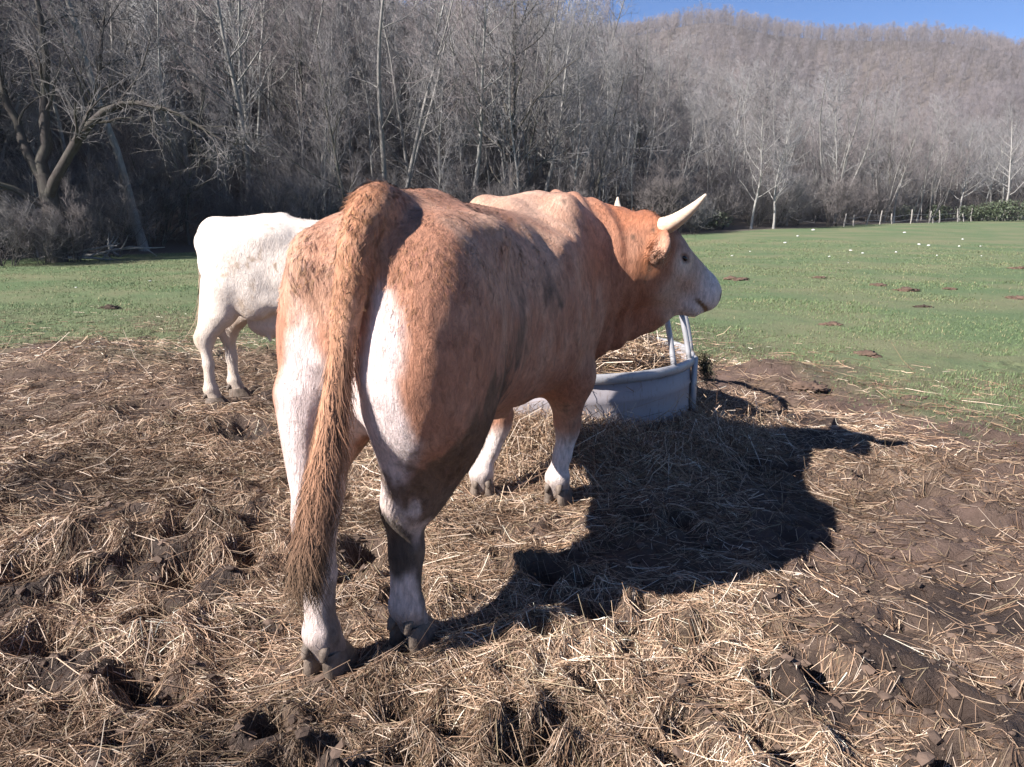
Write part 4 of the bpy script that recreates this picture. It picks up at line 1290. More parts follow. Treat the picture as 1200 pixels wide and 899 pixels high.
    C = mixc(C, (0.74, 0.60, 0.56), smooth01(0.35, 0.95, bare + 0.35 * n2))
    hindlow = smooth01(-0.3, -0.42, P[:, 0]) * smooth01(0.72, 0.54, P[:, 2] + 0.07 * n2 + 0.16 * smooth01(0.10, 0.2, P[:, 1]))
    C = mixc(C, (0.70, 0.58, 0.53), hindlow * 0.92)
    frontlow = smooth01(0.5, 0.6, P[:, 0]) * smooth01(0.43, 0.33, P[:, 2] + 0.04 * n2) * smooth01(1.1, 1.0, P[:, 0])
    C = mixc(C, (0.76, 0.64, 0.58), frontlow)
    # sunlit top of withers and crest, painted into the coat as paler tan
    C = mixc(C, (0.64, 0.44, 0.33), gauss(P, (0.58, -0.12, 1.48), (0.26, 0.20, 0.20)) * (0.8 + 0.5 * n2))
    C = mixc(C, (0.58, 0.36, 0.26), gauss(P, (0.95, -0.05, 1.5), (0.2, 0.16, 0.14)) * 0.8)
    # head: paler towards the muzzle
    hl = (P - o) @ R.T / 1.04
    inhead = smooth01(-0.05, 0.08, hl[:, 0]) * smooth01(0.24, 0.17, np.abs(hl[:, 1])) * smooth01(-0.36, -0.24, hl[:, 2]) * (P[:, 1] < -0.45)
    C = mixc(C, (0.40, 0.15, 0.065), inhead * smooth01(0.22, 0.02, hl[:, 0]))
    C = mixc(C, (0.57, 0.38, 0.28), inhead * smooth01(0.10, 0.26, hl[:, 0] + 0.05 * n2))
    C = mixc(C, (0.74, 0.62, 0.56), inhead * smooth01(0.31, 0.46, hl[:, 0] + 0.02 * n2))
    for q in (1, -1):
        C = mixc(C, (0.80, 0.68, 0.58), gauss(hl, (0.225, 0.115 * q, -0.075), (0.055, 0.05, 0.045)) * 0.9 * (P[:, 1] < -0.4))
    C = mixc(C, (0.45, 0.24, 0.11), inhead * smooth01(0.03, 0.055, hl[:, 2] + 0.05) * smooth01(0.46, 0.36, hl[:, 0]) * smooth01(0.24, 0.32, hl[:, 0]) * smooth01(0.05, 0.02, np.abs(hl[:, 1])))
    C = mixc(C, (0.05, 0.035, 0.03), sum(gauss(hl, (0.555, 0.066 * q, -0.058), (0.026, 0.022, 0.022)) for q in (1, -1)) * 1.7)
    C = mixc(C, (0.62, 0.45, 0.42), gauss(hl, (0.585, 0.0, -0.08), (0.03, 0.06, 0.05)) * 1.1)
    C = mixc(C, (0.25, 0.14, 0.07), inhead * smooth01(0.013, 0.005, np.abs(hl[:, 2] + 0.158)) * smooth01(0.40, 0.45, hl[:, 0]))
    for q in (1, -1):
        C = mixc(C, (0.22, 0.13, 0.09), smooth01(0.034, 0.020, np.sqrt(((hl[:, 0] - 0.215) / 1.3) ** 2 + ((hl[:, 2] + 0.06) / 0.75) ** 2)) * (np.abs(hl[:, 1] - 0.115 * q) < 0.05) * (P[:, 1] < -0.4) * 0.8)
    # tail
    td = np.full(len(P), 9.0)
    for i in range(4, 28):
        td = np.minimum(td, np.linalg.norm(P - tail[i], axis=1) - tr[i])
    tw = smooth01(0.035, 0.012, td) * smooth01(-0.80, -0.88, P[:, 0])
    C = mixc(C, (0.52, 0.26, 0.15), tw * 0.9)
    C = mixc(C, (0.33, 0.125, 0.055), (tw * 0.55 + gauss(P, (-0.74, -0.10, 1.56), (0.22, 0.09, 0.09))) * smooth01(-0.25, 0.45, n2 + 0.5 * n3 + 2.2 * (P[:, 2] - 1.42)) * smooth01(1.2, 1.3, P[:, 2]) * 0.9)
    # mud and dung stains
    mud = (0.075, 0.050, 0.034)
    m = gauss(P, (-0.46, -0.36, 0.80), (0.22, 0.24, 0.26)) * 1.35 + gauss(P, (-0.60, -0.26, 0.66), (0.17, 0.20, 0.20)) * 1.2 + gauss(P, (-0.70, -0.30, 0.72), (0.14, 0.16, 0.19)) * 1.1
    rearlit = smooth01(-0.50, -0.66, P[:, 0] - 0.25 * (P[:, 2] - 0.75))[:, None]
    mudc = np.array(mud) * (1 - rearlit) + np.array([0.155, 0.092, 0.056]) * rearlit  # caked mud, with sunlight on the rear painted in as lighter brown
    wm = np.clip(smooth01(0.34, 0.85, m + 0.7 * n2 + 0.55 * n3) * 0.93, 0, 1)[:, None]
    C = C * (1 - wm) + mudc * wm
    m = gauss(P, (-0.25, -0.38, 1.02), (0.22, 0.2, 0.20)) * 0.85 + gauss(P, (0.18, -0.36, 1.22), (0.24, 0.16, 0.14)) * 0.55
    C = mixc(C, (0.12, 0.075, 0.05), smooth01(0.35, 1.0, m + 0.6 * n2 + 0.4 * n3) * 0.8)
    m = gauss(P, (-0.73, -0.075, 0.42), (0.085, 0.085, 0.17)) * 1.5 + gauss(P, (-0.60, -0.16, 0.30), (0.08, 0.06, 0.25)) * 0.9
    C = mixc(C, (0.06, 0.045, 0.035), smooth01(0.45, 0.8, m + 0.3 * n2) * 0.95)
    m = gauss(P, (-0.88, 0.02, 0.22), (0.12, 0.05, 0.2)) * 1.0
    C = mixc(C, (0.10, 0.07, 0.05), smooth01(0.4, 0.9, m + 0.5 * n2) * 0.8)
    C = mixc(C, (0.13, 0.09, 0.065), smooth01(0.20, 0.07, P[:, 2] + 0.06 * n2) * 0.7)
    C = mixc(C, (0.20, 0.14, 0.10), smooth01(0.10, 0.5, n2 * 0.7 + n3 * 0.6) * smooth01(0.60, 0.40, P[:, 2]) * 0.55)
    C = mixc(C, (0.16, 0.10, 0.07), smooth01(0.42, 0.62, n3 * 0.8 + n2 * 0.5) * smooth01(1.45, 1.2, P[:, 2]) * 0.2)
    C = mixc(C, (0.10, 0.06, 0.045), gauss(P, (-0.96, -0.10, 1.30), (0.05, 0.05, 0.09)) * smooth01(0, 0.5, n2 + n3 + 0.2) * 0.8)
    C = np.clip(C * 1.16 * (1 + 0.10 * n3[:, None]), 0.01, 0.9)
    body = mesh_ob('body', P, F, [MAT_COAT], root, attrs={'coat': ('FLOAT_COLOR', C)})

    # ---- parts
    hp = lambda q: [(0.035, 0.085 * q, -0.015), (0.02, 0.17 * q, -0.005), (-0.005, 0.27 * q, 0.02), (-0.02, 0.345 * q, 0.07), (-0.03, 0.39 * q, 0.125)]
    horn_mesh('horn', o, R, hp(-1), 0.041, MAT_HORN, root, 1.0)
    horn_mesh('horn', o, R, hp(1), 0.041, MAT_HORN, root, 1.0)
    for q in (1, -1):
        c = o + np.array([0.215, 0.113 * q, -0.06]) @ R * 1.04
        bm = bmesh.new()
        bmesh.ops.create_uvsphere(bm, u_segments=14, v_segments=9, radius=0.0190)
        me = bpy.data.meshes.new('eye'); bm.to_mesh(me); bm.free(); me.materials.append(MAT_EYE)
        for p_ in me.polygons: p_.use_smooth = True
        e = link(bpy.data.objects.new('eye', me), root); e.location = c
        e.matrix_local = Matrix.Translation(Vector(c)) @ Matrix([list(r_) for r_ in R.T]).to_4x4() @ Matrix.Diagonal((1.1, 0.9, 0.72, 1))
    for x, y, yw in ((-0.865, 0.092, 0.05), (-0.615, -0.095, -0.1), (0.81, 0.207, 0.35), (0.87, -0.20, -0.1)):
        hoof_mesh(root, x - 0.01, y, yw, MAT_HOOF, 0.96)

    # ---- coat of hair: tufts of a few hairs that draw together at the tip
    rng = np.random.default_rng(5)
    nc, per = 52000, 6
    def w(p):
        return (0.30 + 0.70 * smooth01(0.12, 0.5, p[:, 2])) * (0.55 + 0.45 * smooth01(0.5, -0.1, p[:, 0]))
    pos, nr, f, ww = surface_samples(P, F, N, nc, rng, w)
    hc = (C[F[f]] * ww[:, :, None]).sum(1)
    flow = np.zeros_like(pos)
    flow[:, 0] = -0.85 + 0.5 * smooth01(0.3, -0.5, pos[:, 0]); flow[:, 2] = -0.75 - 0.4 * smooth01(1.5, 0.8, pos[:, 2])
    cn = [fbm(pos[:, 0] * 22, pos[:, 1] * 22, pos[:, 2] * 13, seed=60 + i, octaves=2) for i in range(3)]
    lgn = [vnoise(pos[:, 0] * 5, pos[:, 1] * 5, pos[:, 2] * 5, seed=70 + i) for i in range(3)]
    flow += np.stack(cn, 1) * 0.9 + np.stack(lgn, 1) * 0.55 + rng.normal(0, 0.25, pos.shape)
    flow -= nr * (flow * nr).sum(1)[:, None]
    flow /= np.linalg.norm(flow, axis=1, keepdims=True) + 1e-9
    back = smooth01(1.05, 1.35, pos[:, 2]) * smooth01(0.65, 0.0, pos[:, 0])
    gask = np.clip(1.3 * gauss(pos, (-0.52, -0.26, 0.75), (0.25, 0.28, 0.27)), 0, 1)
    tdist = np.min(np.stack([np.linalg.norm(pos - tail[i], axis=1) - tr[i] for i in range(5, 26)]), 0)
    tl_ = smooth01(0.03, 0.01, tdist) * (0.35 + 0.65 * smooth01(1.25, 1.45, pos[:, 2])) + 0.8 * gauss(pos, (-0.74, -0.10, 1.57), (0.20, 0.08, 0.08))
    lift = 0.16 + 0.22 * np.clip(cn[1], -0.5, 1) + rng.random(nc) * 0.14 + 0.22 * np.maximum(gask, np.clip(tl_, 0, 1) * 0.25) + 0.05 * back
    d = flow + nr * np.clip(lift, 0.06, 0.9)[:, None]
    d /= np.linalg.norm(d, axis=1, keepdims=True)
    L = (0.015 + 0.019 * back + 0.028 * gask + 0.004 * np.clip(tl_, 0, 1)) * (0.65 + 0.7 * rng.random(nc))
    L *= 0.40 + 0.60 * smooth01(0.1, 0.55, pos[:, 2])
    hl2 = (pos - o) @ R.T
    L *= np.where((pos[:, 1] < -0.45) & (hl2[:, 0] > 0.15), 0.35, 1.0)
    hc = hc * ((0.80 + 0.40 * rng.random(nc)) * (1 + 0.28 * cn[0]))[:, None] * (1 + np.stack([0.05 * rng.normal(0, 1, nc), np.zeros(nc), 0.10 * rng.normal(0, 1, nc)], 1))
    rp = lambda q: np.repeat(q, per, 0)
    base = rp(pos) + rng.normal(0, 0.0065, (nc * per, 3))
    base -= rp(nr) * ((base - rp(pos)) * rp(nr)).sum(1)[:, None] + rp(nr) * 0.003
    tip = rp(pos + d * L[:, None]) + rng.normal(0, 0.0022, (nc * per, 3))
    dv = tip - base; ln = np.linalg.norm(dv, axis=1)
    hc = np.clip(rp(hc) * (0.85 + 0.3 * rng.random(nc * per))[:, None], 0.008, 0.9)
    V, fs, hn, cc = hair_ribbons(base, dv / ln[:, None], rp(nr), ln, np.full(nc * per, 0.0008) + 0.0003 * rp(back), hc, 0.25, 1)
    coat = mesh_ob('coat_hair', V, fs, [MAT_HAIR], root, attrs={'coat': ('FLOAT_COLOR', cc), 'skin_normal': ('FLOAT_VECTOR', hn)})
    tag(coat, kind='stuff')

    # tail switch: long strands from the lower tail
    n = 5200
    ti = rng.random(n) ** 0.5 * 11 + 16
    i0 = np.clip(ti.astype(int), 0, 26)
    base = tail[i0] + (tail[i0 + 1] - tail[i0]) * (ti - i0)[:, None]
    a = rng.random(n) * 2 * np.pi
    rad = np.interp(ti, np.arange(28), tr)
    nr = np.stack([np.cos(a), np.sin(a), np.zeros(n)], 1)
    base = base + nr * (rad * 0.9)[:, None]
    d = np.stack([nr[:, 0] * 0.05 + 0.02, nr[:, 1] * 0.07 + 0.11, np.full(n, -1.0)], 1)
    lc = [vnoise(a * 3, ti * 0.6, seed=80 + i) for i in range(2)]
    d[:, 0] += 0.09 * lc[0] + rng.normal(0, 0.03, n); d[:, 1] += 0.13 * lc[1] + rng.normal(0, 0.035, n)
    d /= np.linalg.norm(d, axis=1, keepdims=True)
    sw = smooth01(15, 24, ti)
    L = 0.045 + sw * (0.08 + 0.24 * rng.random(n))
    V, fs, hn, cc = hair_ribbons(base, d, nr, L, np.full(n, 0.0016), np.zeros((n, 3)), -0.10, 3)
    k7 = np.tile(np.array([0, 0, 0.33, 0.33, 0.67, 0.67, 1.0]), n) * np.repeat(L, 7)
    ph = np.repeat(3.0 * lc[0] + 6.0 * lc[1], 7)
    V[:, 0] += 0.05 * k7 * np.sin(k7 * 34 + ph); V[:, 1] += 0.11 * k7 * np.sin(k7 * 27 + ph * 1.7)
    z = V[:, 2]
    t = smooth01(0.85, 0.45, z)[:, None]
    cc = (1 - t) * np.array([0.48, 0.25, 0.15]) + t * np.array([0.24, 0.14, 0.09])
    t2 = smooth01(0.58, 0.36, z + 0.06 * np.repeat(lc[0], 7))[:, None] * 0.8
    cc = cc * (1 - t2) + np.array([0.14, 0.09, 0.055]) * t2
    cc = cc * np.repeat(0.65 + 0.7 * rng.random(n), 7)[:, None]
    sw_ob = mesh_ob('tail_switch', V, fs, [MAT_HAIR], root, attrs={'coat': ('FLOAT_COLOR', np.clip(cc, 0.01, 0.9)), 'skin_normal': ('FLOAT_VECTOR', hn)})
    tag(sw_ob, kind='stuff')
    # curly hair between the horns
    n = 2600
    q = rng.normal(0, 1, (n, 3)) * np.array([0.04, 0.06, 0.008]) + np.array([0.03, 0, 0.045])
    nrm = np.tile(R[2], (n, 1))
    d = rng.normal(0, 0.5, (n, 3)) + R[2] * 0.15 + R[0] * 0.9
    d /= np.linalg.norm(d, axis=1, keepdims=True)
    V, fs, hn, cc = hair_ribbons(q @ R + o - R[2] * 0.02, d, nrm, 0.02 + 0.025 * rng.random(n), np.full(n, 0.0014), np.tile([0.42, 0.19, 0.09], (n, 1)) * (0.6 + 0.7 * rng.random(n))[:, None], 0.4, 2)
    tag(mesh_ob('poll_tuft', V, fs, [MAT_HAIR], root, attrs={'coat': ('FLOAT_COLOR', cc), 'skin_normal': ('FLOAT_VECTOR', hn)}), kind='stuff')
    # shaggy hair of the ears
    for q in (1, -1):
        n = 1500
        ax = np.array([-0.12, 0.82 * q, -0.50]); ax /= np.linalg.norm(ax)
        t = rng.random(n)
        b = np.array([0.035, 0.115 * q, -0.085]) + ax * (0.02 + 0.19 * t)[:, None] + rng.normal(0, 1, (n, 3)) * np.array([0.018, 0.012, 0.026])
        d = np.array([-0.1, 0.25 * q, -0.8]) + ax * 0.5 + rng.normal(0, 0.28, (n, 3)); d /= np.linalg.norm(d, axis=1, keepdims=True)
        nrm = np.tile(np.array([0.5, 0.8 * q, 0.2]), (n, 1)); nrm /= np.linalg.norm(nrm[0])
        pal = np.where(rng.random((n, 1)) < 0.6, np.array([0.45, 0.18, 0.08]), np.array([0.62, 0.42, 0.28])) * (0.7 + 0.5 * rng.random((n, 1)))
        V, fs, hn, cc = hair_ribbons((b * 1.04) @ R + o, d @ R, nrm @ R, 0.022 + 0.04 * rng.random(n), np.full(n, 0.0013), pal, 0.3, 2)
        tag(mesh_ob('ear_hair', V, fs, [MAT_HAIR], root, attrs={'coat': ('FLOAT_COLOR', cc), 'skin_normal': ('FLOAT_VECTOR', hn)}), kind='stuff')
    return root

build_bull()
# ---------------------------------------------------------------- the cream cow behind
MAT_COAT_PALE = coat_material('pale_coat_skin', False, 0.3)
MAT_HAIR_PALE = coat_material('pale_coat_hair', True, 0.3)
def build_cow():
    root = tag(empty('cow', (COW_AT[0], COW_AT[1], 0), COW_RZ), 'cream white cow standing behind the tan bull with its rump to the left', 'cow')
    S = Sculpt((-1.10, -0.45, -0.02), (1.75, 0.45, 1.62), 0.0135)
    S.loft([-0.98, -0.86, -0.66, -0.42, -0.12, 0.2, 0.5, 0.74, 0.95, 1.06],
           [1.30, 1.41, 1.452, 1.478, 1.452, 1.44, 1.445, 1.455, 1.44, 1.36],
           [1.02, 0.93, 0.84, 0.74, 0.66, 0.62, 0.615, 0.63, 0.68, 0.78],
           [0.13, 0.21, 0.275, 0.305, 0.325, 0.34, 0.33, 0.29, 0.24, 0.17], [0] * 10, 0.02, 2.3)
    for q in (1, -1):
        S.ell((-0.46, q * 0.225, 1.33), (0.14, 0.06, 0.06), 0.12)
        S.ell((-0.89, q * 0.12, 1.30), (0.10, 0.06, 0.09), 0.08)
        S.ell((0.70, q * 0.19, 1.15), (0.17, 0.11, 0.30), 0.10)
        S.ell((-0.68, q * 0.165, 1.08), (0.27, 0.13, 0.31), 0.07)
        S.ell((-0.58, q * 0.19, 0.90), (0.17, 0.10, 0.22), 0.07)
        S.ell((-0.22, q * 0.41, 1.22), (0.18, 0.07, 0.12), 0.12, sub=True)
        S.cone((-0.45, q * 0.22, 0.84), (-0.12, q * 0.2, 0.70), 0.05, 0.035, 0.08)
        hx, hy = COW_FEET[0] if q < 0 else COW_FEET[1]
        S.chain([(hx + 0.16, q * 0.17, 0.95), (hx + 0.12, hy, 0.76), (hx - 0.025, hy, 0.56)], [0.14, 0.11, 0.062], 0.05)
        S.cone((-0.90, q * 0.15, 0.95), (hx - 0.05, hy, 0.57), 0.07, 0.036, 0.05)
        S.ell((hx - 0.035, hy, 0.53), (0.075, 0.046, 0.08), 0.04)
        S.chain([(hx - 0.035, hy, 0.5), (hx - 0.02, hy, 0.34), (hx - 0.02, hy, 0.17)], [0.052, 0.043, 0.046], 0.03)
        S.ell((hx - 0.02, hy, 0.14), (0.058, 0.052, 0.05), 0.03)
        S.cone((hx - 0.015, hy, 0.13), (hx + 0.01, hy, 0.07), 0.048, 0.056, 0.03)
        fx, fy = COW_FEET[2] if q < 0 else COW_FEET[3]
        S.chain([(0.72, q * 0.17, 0.88), (0.74, fy, 0.70), (fx + 0.01, fy, 0.44)], [0.13, 0.105, 0.06], 0.06)
        S.ell((fx + 0.01, fy, 0.42), (0.062, 0.056, 0.075), 0.04)
        S.chain([(fx, fy, 0.38), (fx - 0.01, fy, 0.26), (fx - 0.012, fy, 0.16)], [0.048, 0.041, 0.044], 0.03)
        S.cone((fx - 0.01, fy, 0.14), (fx + 0.01, fy, 0.07), 0.052, 0.056, 0.03)
    S.cone((-0.97, 0, 1.28), (-0.93, 0, 0.82), 0.03, 0.05, 0.03, sub=True)
    S.cone((-0.92, 0, 0.85), (-0.70, 0, 0.56), 0.05, 0.09, 0.05, sub=True)
    S.cone((-0.80, 0, 1.405), (-0.35, 0, 1.445), 0.04, 0.04, 0.08)
    S.ell((0.92, 0, 0.85), (0.19, 0.16, 0.22), 0.09)
    # udder and teats
    S.ell((-0.46, 0, 0.655), (0.21, 0.14, 0.135), 0.07)
    for x, q in ((-0.50, 1), (-0.50, -1), (-0.34, 1), (-0.34, -1)):
        S.cone((x, q * 0.075, 0.585), (x + 0.01, q * 0.085, 0.505), 0.024, 0.014, 0.02)
    # neck lowered to the hay
    S.chain([(0.85, 0, 1.14), (1.10, 0, 1.08), (1.30, 0, 1.02)], [0.26, 0.20, 0.15], 0.09, (1, 1.1, 1))
    S.chain([(0.80, 0, 1.36), (1.08, 0, 1.24), (1.32, 0, 1.12)], [0.09, 0.09, 0.08], 0.09)
    o, R = head_frame((1.28, 0, 1.16), 0.0, math.radians(52))
    sculpt_head(S, o, R, 0.92)
    tail = catmull([(-0.76, 0, 1.40), (-0.89, 0.01, 1.42), (-0.965, 0.02, 1.36), (-0.985, 0.03, 1.2), (-1.0, 0.05, 0.95), (-1.03, 0.05, 0.70)], 16)
    tr = np.linspace(0.045, 0.018, 16)
    for i in range(15):
        S.cone(tail[i], tail[i + 1], tr[i], tr[i + 1], 0.04 if i < 4 else 0.012)
    P, F, N = S.mesh(2)
    P = P + N * (0.007 * fbm(P[:, 0] * 7, P[:, 1] * 7, P[:, 2] * 5, seed=13, octaves=3))[:, None]
    n2 = fbm(P[:, 0] * 9, P[:, 1] * 9, P[:, 2] * 7, seed=32); n3 = fbm(P[:, 0] * 26, P[:, 1] * 26, P[:, 2] * 18, seed=33)
    C = np.tile(np.array([0.80, 0.695, 0.605]), (len(P), 1))
    def mixc(C, c, w):
        w = np.clip(w, 0, 1)[:, None]
        return C * (1 - w) + np.array(c) * w
    C = mixc(C, (0.68, 0.53, 0.43), smooth01(0.15, 0.7, n2 + 0.3 * n3) * 0.6)
    C = mixc(C, (0.66, 0.46, 0.38), gauss(P, (-0.46, 0, 0.59), (0.25, 0.2, 0.11)))
    C = mixc(C, (0.50, 0.36, 0.24), gauss(P, (-0.1, -0.2, 0.70), (0.3, 0.3, 0.09)) * (0.6 + n2))
    C = mixc(C, (0.33, 0.22, 0.14), smooth01(0.40, 0.62, n3 + 0.5 * n2) * gauss(P, (-0.25, -0.35, 1.12), (0.5, 0.4, 0.3)) * 0.9)
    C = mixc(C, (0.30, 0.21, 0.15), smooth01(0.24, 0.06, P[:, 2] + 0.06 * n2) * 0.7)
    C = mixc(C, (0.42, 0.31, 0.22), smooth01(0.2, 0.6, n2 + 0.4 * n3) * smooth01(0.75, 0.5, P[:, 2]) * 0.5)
    C = mixc(C, (0.50, 0.38, 0.26), smooth01(-0.985, -1.01, P[:, 0]) * smooth01(1.1, 0.7, P[:, 2]) * 0.8)
    C = mixc(C, (0.50, 0.37, 0.25), smooth01(0.25, 0.6, n3 + 0.6 * n2) * gauss(P, (-0.75, -0.25, 0.85), (0.3, 0.3, 0.3)) * 0.6)
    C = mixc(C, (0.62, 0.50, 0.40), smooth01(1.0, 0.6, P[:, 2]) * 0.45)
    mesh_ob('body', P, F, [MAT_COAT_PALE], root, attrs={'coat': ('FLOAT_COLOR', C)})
    hp = lambda q: [(0.03, 0.08 * q, -0.01), (0.02, 0.16 * q, 0.0), (0.02, 0.24 * q, 0.03), (0.05, 0.28 * q, 0.08)]
    horn_mesh('horn', o, R, hp(-1), 0.034, MAT_HORN, root); horn_mesh('horn', o, R, hp(1), 0.034, MAT_HORN, root)
    em = None
    for q in (1, -1):
        bm = bmesh.new(); bmesh.ops.create_uvsphere(bm, u_segments=10, v_segments=7, radius=0.019)
        em = bpy.data.meshes.new('eye'); bm.to_mesh(em); bm.free(); em.materials.append(MAT_EYE)
        e = link(bpy.data.objects.new('eye', em), root); e.location = o + np.array([0.215, 0.112 * q, -0.06]) @ R * 0.92
    for x, y in COW_FEET:
        hoof_mesh(root, x + 0.0, y, 0.0, MAT_HOOF, 0.9)
    rng = np.random.default_rng(6)
    n = 26000
    pos, nr, f, ww = surface_samples(P, F, N, n, rng)
    hc = (C[F[f]] * ww[:, :, None]).sum(1)
    flow = np.tile(np.array([-0.5, 0, -0.8]), (n, 1)) + rng.normal(0, 0.35, (n, 3)) + np.stack([vnoise(pos[:, 0] * 14, pos[:, 1] * 14, pos[:, 2] * 9, seed=90 + i) for i in range(3)], 1) * 0.8
    flow -= nr * (flow * nr).sum(1)[:, None]
    d = flow + nr * 0.35; d /= np.linalg.norm(d, axis=1, keepdims=True)
    L = (0.014 + 0.012 * smooth01(1.1, 1.4, pos[:, 2])) * (0.6 + 0.8 * rng.random(n))
    hc = np.clip(hc * (0.85 + 0.3 * rng.random(n))[:, None], 0.01, 0.85)
    V, fs, hn, cc = hair_ribbons(pos - nr * 0.002, d, nr, L, np.full(n, 0.002), hc, 0.3, 1)
    tag(mesh_ob('coat_hair', V, fs, [MAT_HAIR_PALE], root, attrs={'coat': ('FLOAT_COLOR', cc), 'skin_normal': ('FLOAT_VECTOR', hn)}), kind='stuff')
    n = 1500
    ti = rng.random(n) * 6 + 9
    i0 = np.clip(ti.astype(int), 0, 14)
    b = tail[i0] + (tail[np.minimum(i0 + 1, 15)] - tail[i0]) * (ti - i0)[:, None]
    d = rng.normal(0, 0.12, (n, 3)) + np.array([0, 0.0, -1.0]); d /= np.linalg.norm(d, axis=1, keepdims=True)
    nr = rng.normal(0, 1, (n, 3)); nr[:, 2] = 0; nr /= np.linalg.norm(nr, axis=1, keepdims=True)
    V, fs, hn, cc = hair_ribbons(b + nr * 0.018, d, nr, 0.1 + 0.28 * rng.random(n) * smooth01(10, 14, ti), np.full(n, 0.003), np.tile([0.42, 0.31, 0.21], (n, 1)) * (0.6 + 0.7 * rng.random(n))[:, None], 0.0, 2)
    tag(mesh_ob('tail_switch', V, fs, [MAT_HAIR], root, attrs={'coat': ('FLOAT_COLOR', cc), 'skin_normal': ('FLOAT_VECTOR', hn)}), kind='stuff')
build_cow()
# ---------------------------------------------------------------- straw, hay and grass lying about
def stems(name, base, direc, length, width, curve, col, mat, seg=3, prism=False, droop=None):
    """curved stems: base point, unit direction, length, curve vector (sideways bow)"""
    n = len(base)
    ref = RNG.normal(0, 1, (n, 3))
    side = np.cross(direc, ref); side /= np.linalg.norm(side, axis=1, keepdims=True) + 1e-9
    oth = np.cross(direc, side)
    rows = []
    for i in range(seg + 1):
        t = i / seg
        p = base + direc * (length * t)[:, None] + curve * (4 * t * (1 - t))[:, None] if np.ndim(t) else base + direc * (length * t)[:, None] + curve * (4 * t * (1 - t))
        w = (width * (1.0 - 0.35 * t))[:, None]
        if prism:
            for a in (0, 2.094, 4.189):
                rows.append(p + w * (math.cos(a) * side + math.sin(a) * oth))
        else:
            rows += [p - w * side, p + w * side]
    V = np.stack(rows, 1); k = V.shape[1]
    b = np.arange(n)[:, None] * k
    F = []
    for i in range(seg):
        if prism:
            for j in range(3):
                q = (j + 1) % 3
                F.append(b + np.array([3 * i + j, 3 * i + q, 3 * i + 3 + q, 3 * i + 3 + j]))
        else:
            F.append(b + np.array([2 * i, 2 * i + 1, 2 * i + 3, 2 * i + 2]))
    o = mesh_ob(name, V.reshape(-1, 3), [np.concatenate(F)], [mat], smooth=False, attrs={'tint': ('FLOAT_COLOR', np.repeat(col, k, 0))})
    return o

def tint_material(name, rough=0.65, spec=0.3, trans=0.0):
    t = NT(name)
    t.set(Base_Color=t.attr('tint'), Roughness=rough)
    t.b.inputs['Specular IOR Level'].default_value = spec
    if trans:
        t.b.inputs['Transmission Weight'].default_value = 0.0
    return t.m
MAT_STRAW = tint_material('straw_stem', 0.6, 0.35)
MAT_GRASS = tint_material('grass_blade', 0.65, 0.25)
PALETTE = np.array([[0.47, 0.37, 0.255], [0.34, 0.235, 0.15], [0.66, 0.57, 0.45], [0.20, 0.13, 0.08], [0.27, 0.225, 0.14], [0.115, 0.075, 0.050], [0.40, 0.29, 0.20]])
PAL_P = np.array([0.18, 0.17, 0.11, 0.20, 0.08, 0.18, 0.08])
def straw_colours(n, rng):
    c = PALETTE[rng.choice(len(PALETTE), n, p=PAL_P)]
    g_ = c.mean(1, keepdims=True); c = (g_ + (c - g_) * 0.98) * np.array([1.06, 0.98, 0.975])
    return np.clip(c * (0.7 + 0.55 * rng.random(n))[:, None], 0.02, 0.8)

def straw_density(x, y):
    m = smooth01(-0.9, 0.6, mud_edge(x, y))
    d = np.clip(0.62 + 0.3 * smooth01(-0.5, -2.0, x) + 0.9 * fbm(x * 0.9, y * 0.9, seed=330) + 0.9 * fbm(x * 3.1, y * 3.1, seed=331), 0, 1)
    right = smooth01(0.25, 1.2, x - 0.16 * (y - 2))
    d = d * (1 - (0.86 - 0.3 * smooth01(3.0, 4.5, y)) * right)
    df = np.hypot(x - FEED[0], y - FEED[1])
    d = np.maximum(d, 0.9 * np.exp(-((df - 1.2) / 0.5) ** 2))
    return m * (0.05 + 0.95 * d) * (1 - 0.86 * wet_mask(x, y))

def scatter_view(n, dmin, dmax, rng, spread=0.72, pw=1.0, dens=None, back=0.0):
    """points over the part of the ground a viewer at the camera sees, thinning out with distance"""
    out = []
    got = 0
    while got < n:
        u = rng.random(n)
        D = dmin * (dmax / dmin) ** (u ** pw)
        a = (rng.random(n) - 0.5) * 2 * spread
        x = D * np.sin(a); y = D * np.cos(a)
        k = np.ones(n, bool) if dens is None else rng.random(n) < dens(x, y)
        out.append(np.stack([x[k], y[k]], 1)); got += int(k.sum())
        if k.mean() < 0.002: break
    return np.concatenate(out)[:n]

